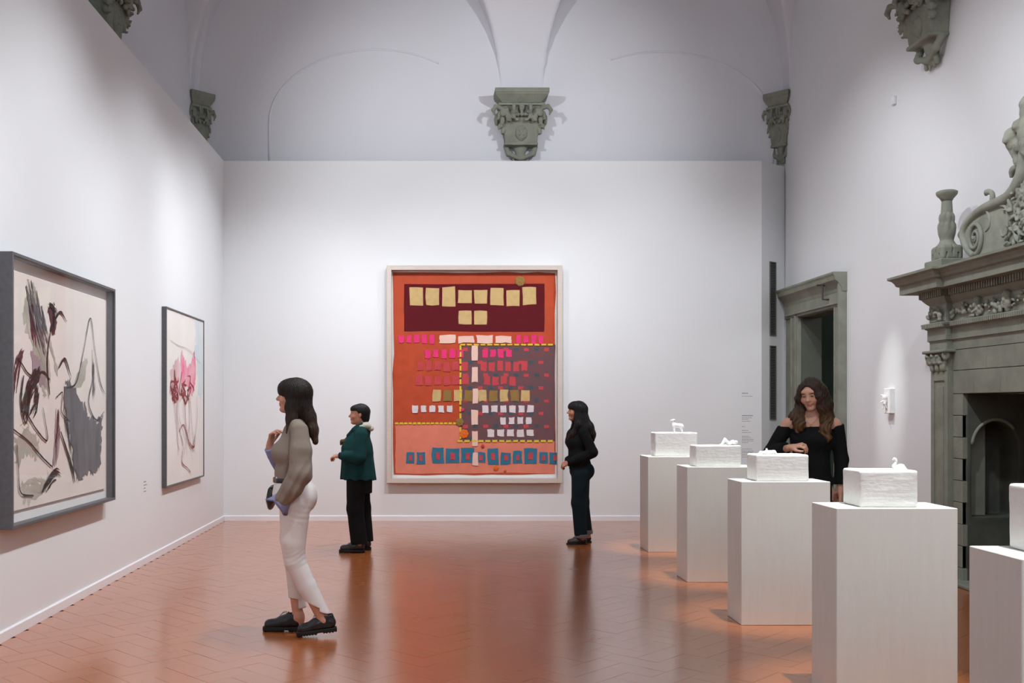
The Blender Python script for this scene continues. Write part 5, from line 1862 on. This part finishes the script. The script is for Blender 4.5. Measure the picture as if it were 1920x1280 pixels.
    tag(bag, 'small black bag at the front hip of the woman in white trousers', 'bag')


# ---------------------------------------------------------------- woman in green jacket
def woman_green():
    base, ang = ((672 - 810) / FPX * 10.37, 10.37), PI
    H = Head((-0.008, 0, 1.424), yaw=3, pitch=-2, sc=0.90)
    v = Vol((-0.30, -0.36, 0.0), (0.36, 0.36, 1.58), 0.005)
    face(v, H)
    v.cone(H.p(-0.03, 0, -0.06), (-0.04, 0, 1.25), 0.048, 0.055, 0.03)
    v.cone((-0.03, -0.10, 1.22), (-0.03, 0.10, 1.22), 0.05, 0.05, 0.04)
    v.cone((-0.02, 0, 1.20), (0.0, 0, 0.82), 0.095, 0.11, 0.03, (1, 1.3, 1))
    for s in (-1, 1):
        v.chain([(-0.035, s * 0.155, 1.20), (-0.015, s * 0.22, 0.985), (0.17, s * 0.135, 0.995)], [0.045, 0.036, 0.024], 0.02)
    hand(v, (0.185, 0.125, 0.998), (0.85, -0.45, -0.08), (0.1, -0.5, -0.8), -1, (30, 40, 25), 0.92)
    hand(v, (0.185, -0.115, 0.998), (0.80, 0.50, -0.10), (0.1, 0.5, -0.8), 1, (30, 40, 25), 0.92)
    v.chain([(0.02, 0.085, 0.80), (0.02, 0.085, 0.44), (-0.015, 0.085, 0.09)], [0.085, 0.055, 0.038], 0.03)
    v.chain([(-0.01, -0.085, 0.80), (-0.04, -0.085, 0.44), (-0.075, -0.085, 0.10)], [0.085, 0.055, 0.038], 0.03)
    for s, f in ((1, -0.015), (-1, -0.065)):
        v.cone((f, s * 0.085, 0.085), (f + 0.08, s * 0.085, 0.045), 0.034, 0.026, 0.03)
    me, V = v.mesh('person')
    set_cols(me, face_cols(V, H, (0.52, 0.25, 0.165), (0.012, 0.010, 0.009)))
    b = link('person', me, 'skin')
    place(b, base, ang)
    tag(b, 'woman with short black hair in a bottle green jacket and black trousers', 'person')
    # jacket: wide, flaring to the hem
    v = Vol((-0.24, -0.36, 0.70), (0.30, 0.36, 1.36), 0.006)
    w = (1, 1.25, 1)
    v.cone((-0.022, 0, 1.225), (0.012, 0, 1.06), 0.100, 0.158, 0.03, w)
    v.cone((0.012, 0, 1.06), (0.004, 0, 0.70), 0.158, 0.190, 0.03, (1, 1.12, 1))
    v.cone((-0.04, -0.12, 1.235), (-0.04, 0.12, 1.235), 0.055, 0.055, 0.04)
    v.plane((0, 0, 0.752), (0.03, 0, -1))
    for s in (-1, 1):
        v.chain([(-0.04, s * 0.16, 1.205), (-0.025, s * 0.225, 0.985)], [0.066, 0.068], 0.03)
        v.chain([(-0.025, s * 0.225, 0.985), (0.125, s * 0.165, 0.995)], [0.066, 0.055], 0.02)
    v.cone((-0.055, 0, 1.27), (-0.050, 0, 1.30), 0.072, 0.062, 0.02)
    v.chain([(-0.035, 0.055, 1.315), (0.04, 0.062, 1.265), (0.105, 0.045, 1.205)], [0.022, 0.024, 0.018], 0.012)
    v.chain([(-0.035, -0.055, 1.315), (0.04, -0.062, 1.265), (0.105, -0.045, 1.205)], [0.022, 0.024, 0.018], 0.012)
    v.disp(lambda X, Y, Z: 0.006 * np.sin(np.arctan2(Y, X) * 11 + 1) * np.clip((1.05 - Z) * 3, 0, 1) + 0.003 * noise3(X, Y, Z * 0.5, 40, 6))
    volobj('jacket', v, G['green'], b)
    v = Vol((0.05, -0.26, 0.92), (0.24, 0.26, 1.08), 0.005)
    for s in (-1, 1):
        v.cone((0.12, s * 0.165, 0.996), (0.175, s * 0.132, 1.0), 0.040, 0.038, 0.0)
        v.plane((0.180, s * 0.128, 1.0), (0.85, -0.5 * s, 0), (0.05, min(0, s * 0.26), 0.92), (0.24, max(0, s * 0.26), 1.08))
    volobj('sleeve_cuffs', v, G['navy'], b)
    v = Vol((-0.18, -0.14, 1.22), (0.08, 0.14, 1.38), 0.005)
    v.chain([(-0.075, 0, 1.315), (-0.125, 0, 1.275)], [0.062, 0.045], 0.01, (0.8, 1.3, 0.6))
    v.chain([(-0.03, 0.075, 1.295), (-0.10, 0.06, 1.300), (-0.10, -0.06, 1.300), (-0.03, -0.075, 1.295)], [0.020, 0.028, 0.028, 0.020], 0.012)
    v.disp(folds(0.003, 80, 3))
    volobj('white_scarf', v, G['white'], b)
    v = Vol((0.06, -0.08, 1.08), (0.24, 0.08, 1.24), 0.004)
    v.chain([(0.095, 0.02, 1.195), (0.135, 0.02, 1.150), (0.165, 0.025, 1.140), (0.180, 0.02, 1.115)], [0.018, 0.018, 0.026, 0.012], 0.01)
    v.disp(folds(0.003, 90, 4))
    volobj('scarf_knot', v, G['brownscarf'], b)
    # long top below the jacket and trousers
    v = Vol((-0.24, -0.24, 0.55), (0.20, 0.24, 0.82), 0.006)
    v.cone((-0.018, 0, 0.80), (-0.022, 0, 0.58), 0.128, 0.120, 0.0, (1, 1.35, 1))
    v.plane((0, 0, 0.607), (0, 0, -1))
    v.plane((0, 0, 0.775), (0, 0, 1))
    volobj('long_top', v, G['black'], b)
    v = Vol((-0.24, -0.24, 0.05), (0.22, 0.24, 0.82), 0.006)
    v.chain([(0.015, 0.085, 0.78), (0.026, 0.088, 0.45), (-0.020, 0.088, 0.05)], [0.104, 0.086, 0.086], 0.03)
    v.chain([(-0.015, -0.085, 0.78), (-0.040, -0.088, 0.45), (-0.075, -0.088, 0.05)], [0.100, 0.080, 0.080], 0.03)
    v.plane((0, 0, 0.095), (0, 0, -1))
    v.plane((0, 0, 0.775), (0, 0, 1))
    v.disp(folds(0.003, 40, 9))
    volobj('trousers', v, G['black'], b)
    v = Vol((-0.18, -0.14, 1.26), (0.14, 0.14, 1.58), 0.0045)
    H.ell(v, (-0.018, 0, 0.032), (0.112, 0.088, 0.096), 0)
    H.ell(v, (-0.060, 0, -0.040), (0.062, 0.068, 0.068), 0.03)
    H.ell(v, (0.045, 0, 0.062), (0.060, 0.070, 0.042), 0.02)
    v.box(H.p(0.090, 0, -0.075), (0.088, 0.12, 0.092), 0.03, 0.012, H.R @ rotm('Y', 14), 'sub')
    H.ell(v, (-0.012, 0.09, -0.012), (0.024, 0.03, 0.034), 0.008, 'sub')
    H.ell(v, (-0.012, -0.09, -0.012), (0.024, 0.03, 0.034), 0.008, 'sub')
    v.disp(lambda X, Y, Z: 0.0014 * np.sin(np.arctan2(Y, X + 0.02) * 40 + 6 * np.sin(Z * 14)))
    volobj('hair', v, HAIRM, b, (0.010, 0.009, 0.009))
    add_shoe(b, CHUNKY, (-0.068, 0.085, 0.0), 2, 0)
    add_shoe(b, CHUNKY, (-0.125, -0.085, 0.0), -4, 0)


# ---------------------------------------------------------------- woman in black with long black hair
def woman_black():
    base, ang = ((1088 - 810) / FPX * 10.98, 10.98), PI
    H = Head((0.036, 0, 1.456), yaw=2, pitch=-4, sc=0.92)
    v = Vol((-0.30, -0.34, 0.0), (0.34, 0.34, 1.62), 0.005)
    face(v, H)
    v.cone(H.p(-0.03, 0, -0.06), (-0.01, 0, 1.27), 0.046, 0.052, 0.03)
    v.cone((-0.01, -0.10, 1.23), (-0.01, 0.10, 1.23), 0.045, 0.045, 0.04)
    v.cone((0.01, 0, 1.20), (0.005, 0, 0.84), 0.085, 0.10, 0.03, (1, 1.3, 1))
    v.chain([(-0.015, 0.15, 1.215), (-0.105, 0.19, 1.005), (0.125, 0.10, 0.895)], [0.040, 0.034, 0.023], 0.02)
    v.chain([(-0.015, -0.15, 1.215), (-0.05, -0.20, 1.0), (0.13, -0.10, 0.895)], [0.040, 0.034, 0.023], 0.02)
    hand(v, (0.138, 0.092, 0.888), (0.75, -0.55, -0.35), (-0.3, -0.6, -0.6), -1, (35, 45, 30), 0.9)
    hand(v, (0.140, -0.090, 0.888), (0.70, 0.60, -0.35), (-0.3, 0.6, -0.6), 1, (35, 45, 30), 0.9)
    v.chain([(0.0, 0.08, 0.80), (0.02, 0.082, 0.44), (-0.005, 0.082, 0.08)], [0.085, 0.052, 0.036], 0.03)
    v.chain([(-0.02, -0.08, 0.80), (-0.035, -0.082, 0.44), (-0.085, -0.082, 0.09)], [0.085, 0.052, 0.036], 0.03)
    for s, f in ((1, -0.005), (-1, -0.085)):
        v.cone((f, s * 0.082, 0.075), (f + 0.085, s * 0.082, 0.035), 0.032, 0.022, 0.03)
        v.cone((f, s * 0.082, 0.07), (f - 0.02, s * 0.082, 0.045), 0.030, 0.024, 0.03)
    me, V = v.mesh('person')
    set_cols(me, face_cols(V, H, (0.52, 0.24, 0.155), (0.010, 0.008, 0.008)))
    b = link('person', me, 'skin')
    place(b, base, ang)
    tag(b, 'woman with long black hair dressed all in black, looking at the red textile', 'person')
    v = Vol((-0.24, -0.32, 0.76), (0.26, 0.32, 1.36), 0.006)
    w = (1, 1.28, 1)
    v.cone((0.0, 0, 1.22), (0.028, 0, 1.12), 0.090, 0.112, 0.03, w)
    v.cone((0.028, 0, 1.12), (0.015, 0, 0.96), 0.112, 0.108, 0.03, w)
    v.cone((0.015, 0, 0.96), (-0.010, 0, 0.78), 0.108, 0.132, 0.03, w)
    for s in (-1, 1):
        v.ell((0.085, s * 0.06, 1.115), (0.075, 0.062, 0.062), 0.04)
    v.cone((-0.015, -0.115, 1.24), (-0.015, 0.115, 1.24), 0.048, 0.048, 0.04)
    v.cone((-0.012, 0, 1.25), (-0.008, 0, 1.30), 0.068, 0.058, 0.03)
    v.chain([(-0.02, 0.15, 1.215), (-0.108, 0.19, 1.01), (0.02, 0.155, 0.935), (0.130, 0.10, 0.895)], [0.056, 0.054, 0.056, 0.046], 0.02)
    v.chain([(-0.02, -0.15, 1.215), (-0.052, -0.20, 1.005), (0.135, -0.10, 0.897)], [0.056, 0.052, 0.046], 0.02)
    v.plane((0, 0, 0.815), (0, 0, -1))
    v.plane((0.155, 0, 0), (1, 0, 0), (0.10, -0.32, 0.76), (0.26, 0.32, 1.0))
    v.disp(folds(0.004, 36, 12))
    volobj('jumper', v, G['black'], b)
    v = Vol((-0.24, -0.24, 0.04), (0.20, 0.24, 0.90), 0.006)
    v.ell((-0.010, 0, 0.80), (0.128, 0.165, 0.11), 0.03)
    for s in (-1, 1):
        v.ell((-0.070, s * 0.07, 0.80), (0.072, 0.078, 0.085), 0.04)
    v.chain([(0.008, 0.082, 0.76), (0.030, 0.084, 0.45), (0.002, 0.084, 0.05)], [0.102, 0.078, 0.070], 0.03)
    v.chain([(-0.020, -0.082, 0.76), (-0.035, -0.084, 0.45), (-0.085, -0.084, 0.06)], [0.098, 0.074, 0.066], 0.03)
    v.plane((0, 0.08, 0.095), (0, 0, -1), (-0.24, 0, 0.0), (0.2, 0.24, 0.3))
    v.plane((0, -0.08, 0.120), (0, 0, -1), (-0.24, -0.24, 0.0), (0.2, 0, 0.3))
    v.disp(folds(0.003, 40, 15))
    volobj('trousers', v, G['denim'], b)
    for s, f, z0 in ((1, 0.000, 0.070), (-1, -0.080, 0.095)):
        v = Vol((f - 0.12, s * 0.084 - 0.12, z0 - 0.02), (f + 0.12, s * 0.084 + 0.12, z0 + 0.10), 0.005)
        v.cone((f + 0.002, s * 0.084, z0 + 0.05), (f, s * 0.084, z0 - 0.05), 0.072, 0.073, 0)
        v.plane((0, 0, z0), (0, 0, -1)); v.plane((0, 0, z0 + 0.042), (0, 0, 1))
        volobj('turn_up', v, G['greycuff'], b)
    v = Vol((-0.24, -0.19, 1.08), (0.22, 0.19, 1.60), 0.0045)
    H.ell(v, (-0.014, 0, 0.028), (0.112, 0.090, 0.098), 0)
    H.ell(v, (0.050, 0, 0.050), (0.060, 0.072, 0.052), 0.03)
    v.box(H.p(0.125, 0, -0.088), (0.080, 0.080, 0.098), 0.02, 0.012, H.R @ rotm('Y', -8), 'sub')
    for s in (-1, 1):
        v.chain([H.p(-0.005, s * 0.066, 0.03), H.p(-0.006, s * 0.076, -0.09), (0.030, s * 0.095, 1.30), (0.095, s * 0.100, 1.20), (0.150, s * 0.085, 1.140)], [0.042, 0.044, 0.045, 0.032, 0.010], 0.02, (1.0, 0.6, 1))
    v.chain([H.p(-0.060, 0, 0.02), H.p(-0.080, 0, -0.09), (-0.085, 0.02, 1.27), (-0.120, 0.06, 1.20), (-0.132, 0.08, 1.135)], [0.062, 0.064, 0.066, 0.042, 0.014], 0.03, (0.9, 1.5, 1))
    v.cone(H.p(-0.02, 0, -0.05), (-0.03, 0.05, 1.26), 0.055, 0.06, 0.02, (1, 1.4, 1))
    v.disp(lambda X, Y, Z: 0.002 * np.sin(np.arctan2(Y, X + 0.02) * 40 + 5 * np.sin(Z * 11)) + 0.0025 * noise3(X, Y, Z * 0.3, 90, 3))
    def hc(V):
        t = np.clip((1.28 - V[:, 2]) / 0.15, 0, 1)[:, None]
        return np.array((0.0075, 0.0065, 0.0065)) * (1 - t) + np.array((0.028, 0.013, 0.009)) * t
    volobj('hair', v, HAIRM, b, hc)
    add_shoe(b, FLAT, (-0.058, 0.082, 0.0), 2, 0)
    add_shoe(b, FLAT, (-0.135, -0.082, 0.0), -3, 0)


# ---------------------------------------------------------------- woman in off-shoulder dress behind the plinths
def woman_dress():
    Yw = 7.62
    base, ang = ((1521 - 810) / FPX * Yw, Yw), math.atan2(-0.955, -0.30)
    H = Head((0.035, 0.0, 1.602), yaw=-20, pitch=15, roll=4, sc=1.0)
    v = Vol((-0.22, -0.40, 0.0), (0.34, 0.36, 1.75), 0.0045)
    face(v, H)
    v.cone(H.p(-0.03, 0, -0.06), (-0.015, 0, 1.42), 0.050, 0.053, 0.03)
    v.cone((-0.015, 0, 1.44), (-0.015, 0, 1.38), 0.058, 0.075, 0.03, (1, 1.3, 1))
    for s in (-1, 1):
        v.cone((-0.015, s * 0.03, 1.415), (-0.01, s * 0.150, 1.372), 0.045, 0.046, 0.04)
        v.ell((-0.01, s * 0.168, 1.362), (0.050, 0.048, 0.052), 0.03)
        v.cone((0.035, s * 0.02, 1.398), (0.020, s * 0.13, 1.402), 0.014, 0.014, 0.025)
    v.cone((0.0, 0, 1.34), (0.02, 0, 1.06), 0.090, 0.078, 0.03, (1, 1.35, 1))
    v.cone((0.02, 0, 1.06), (0.0, 0, 0.88), 0.078, 0.105, 0.03, (1, 1.35, 1))
    v.chain([(-0.01, 0.175, 1.355), (-0.03, 0.215, 1.10), (0.03, 0.205, 0.885)], [0.042, 0.036, 0.025], 0.02)
    hand(v, (0.035, 0.203, 0.870), (0.10, -0.05, -1), (0.0, -1, 0.05), 1, (14, 18, 12), 0.98)
    v.chain([(-0.01, -0.175, 1.358), (0.035, -0.285, 1.150), (0.200, -0.165, 1.195)], [0.042, 0.036, 0.025], 0.02)
    hand(v, (0.212, -0.155, 1.198), (0.40, 0.80, 0.22), (-0.35, 0.1, -0.85), -1, (40, 48, 30), 0.98)
    for s in (-1, 1):
        v.chain([(0.0, s * 0.085, 0.84), (0.01, s * 0.085, 0.47), (-0.01, s * 0.085, 0.09)], [0.085, 0.050, 0.034], 0.03)
        v.cone((-0.01, s * 0.085, 0.08), (0.08, s * 0.09, 0.04), 0.032, 0.024, 0.03)
        v.cone((-0.01, s * 0.085, 0.075), (-0.03, s * 0.085, 0.05), 0.030, 0.026, 0.03)
    me, V = v.mesh('person')
    set_cols(me, face_cols(V, H, (0.60, 0.33, 0.24), (0.06, 0.035, 0.02)))
    b = link('person', me, 'skin')
    place(b, base, ang)
    tag(b, 'woman with long brown hair in a black off-shoulder dress, looking down behind the plinths', 'person')
    v = Vol((-0.20, -0.38, 0.28), (0.28, 0.34, 1.45), 0.006)
    w = (1, 1.36, 1)
    v.cone((0.0, 0, 1.36), (0.010, 0, 1.24), 0.098, 0.108, 0.03, w)
    v.cone((0.010, 0, 1.24), (0.020, 0, 1.06), 0.108, 0.092, 0.03, w)
    v.cone((0.020, 0, 1.06), (0.0, 0, 0.88), 0.092, 0.125, 0.03, w)
    v.cone((0.0, 0, 0.88), (0.0, 0, 0.25), 0.125, 0.165, 0.03, (1, 1.25, 1))
    for s in (-1, 1):
        v.ell((0.075, s * 0.07, 1.25), (0.066, 0.066, 0.062), 0.04)
    v.chain([(-0.01, 0.178, 1.358), (-0.03, 0.218, 1.10), (0.028, 0.206, 0.905)], [0.056, 0.052, 0.046], 0.02)
    v.chain([(-0.01, -0.178, 1.360), (0.032, -0.288, 1.150), (0.165, -0.192, 1.188)], [0.056, 0.056, 0.048], 0.02)
    v.plane((0, 0, 1.362), (0.15, -0.03, 1), None, None)
    v.plane((0, 0, 0.30), (0, 0, -1))
    v.plane((0.03, 0.20, 0.918), (0.15, 0, -1), (-0.20, 0.150, 0.80), (0.28, 0.34, 1.0))
    v.plane((0.168, -0.19, 1.188), (0.80, 0.58, 0.1), (0.150, -0.36, 1.10), (0.28, -0.10, 1.28))
    v.disp(folds(0.003, 36, 19))
    volobj('dress', v, G['black'], b)
    # wavy centre-parted hair
    v = Vol((-0.20, -0.22, 1.20), (0.22, 0.24, 1.76), 0.0045)
    H.ell(v, (-0.012, 0, 0.030), (0.110, 0.088, 0.098), 0)
    H.ell(v, (0.115, -0.004, -0.030), (0.085, 0.060, 0.118), 0.012, 'sub')
    for s, pts in ((-1, [H.p(0.045, -0.055, 0.060), H.p(0.045, -0.082, -0.02), H.p(0.030, -0.088, -0.10), (0.075, -0.098, 1.42), (0.105, -0.085, 1.36), (0.110, -0.105, 1.315)]),
                   (1, [H.p(0.045, 0.050, 0.065), H.p(0.055, 0.074, -0.01), H.p(0.045, 0.084, -0.10), (0.060, 0.105, 1.41), (0.100, 0.090, 1.33), (0.112, 0.108, 1.27), (0.112, 0.095, 1.235)])):
        v.chain(pts, [0.026, 0.032, 0.040, 0.044, 0.040, 0.026, 0.012][:len(pts) - 1] + [0.014], 0.02)
        v.chain([H.p(-0.02, s * 0.070, 0.02), H.p(-0.03, s * 0.085, -0.10), (0.0, s * 0.115, 1.42), (0.035, s * 0.120, 1.34)], [0.045, 0.050, 0.046, 0.018], 0.02)
    v.chain([H.p(-0.055, 0, 0.02), H.p(-0.075, 0, -0.10), (-0.080, 0, 1.38), (-0.085, 0, 1.28)], [0.062, 0.062, 0.055, 0.02], 0.03, (0.9, 1.5, 1))
    v.disp(lambda X, Y, Z: 0.0045 * np.sin(np.arctan2(Y, X + 0.03) * 26 + 5 * np.sin(Z * 34)) * np.clip((1.62 - Z) * 5, 0.15, 1) + 0.0012 * np.sin(Y * 330 + 3 * np.sin(Z * 25)))
    def hc(V):
        t = np.clip((1.53 - V[:, 2]) / 0.24, 0, 1)[:, None]
        st = (0.5 + 0.5 * np.sin(V[:, 1] * 170 + V[:, 0] * 90 + 3 * np.sin(V[:, 2] * 20)))[:, None]
        a = np.array((0.034, 0.020, 0.013)); c = np.array((0.155, 0.082, 0.030))
        return a * (1 - t * (0.35 + 0.65 * st)) + c * t * (0.35 + 0.65 * st)
    volobj('hair', v, HAIRM, b, hc)
    bm = bmesh.new()
    add_tube(bm, [(0.055, -0.075, 1.445), (0.080, -0.045, 1.40), (0.110, -0.012, 1.368)], [0.0012] * 3, 6, 4)
    add_tube(bm, [(0.055, 0.06, 1.445), (0.080, 0.03, 1.40), (0.110, -0.008, 1.368)], [0.0012] * 3, 6, 4)
    add_lathe(bm, [(0.002, -0.016), (0.007, -0.010), (0.007, -0.004), (0.002, 0.002)], (0.114, -0.01, 1.366), 10)
    obj('pendant_necklace', bm, 'gold', b, True)
    bm = bmesh.new()
    add_lathe(bm, [(0.011, -0.003), (0.0135, -0.004), (0.0135, 0.004), (0.011, 0.003)], (0, 0, 0), 14)
    add_lathe(bm, [(0.002, -0.004), (0.006, -0.002), (0.006, 0.003), (0.002, 0.004)], (0.014, 0, 0), 10)
    o = obj('ring', bm, 'gold', b, True)
    o.location = (0.262, -0.068, 1.208)
    o.rotation_euler = (0.3, 1.2, 0.9)
    add_shoe(b, FLAT, (-0.06, 0.085, 0.0), 4, 0)
    add_shoe(b, FLAT, (-0.06, -0.085, 0.0), -4, 0)


woman_taupe()
woman_green()
woman_black()
woman_dress()
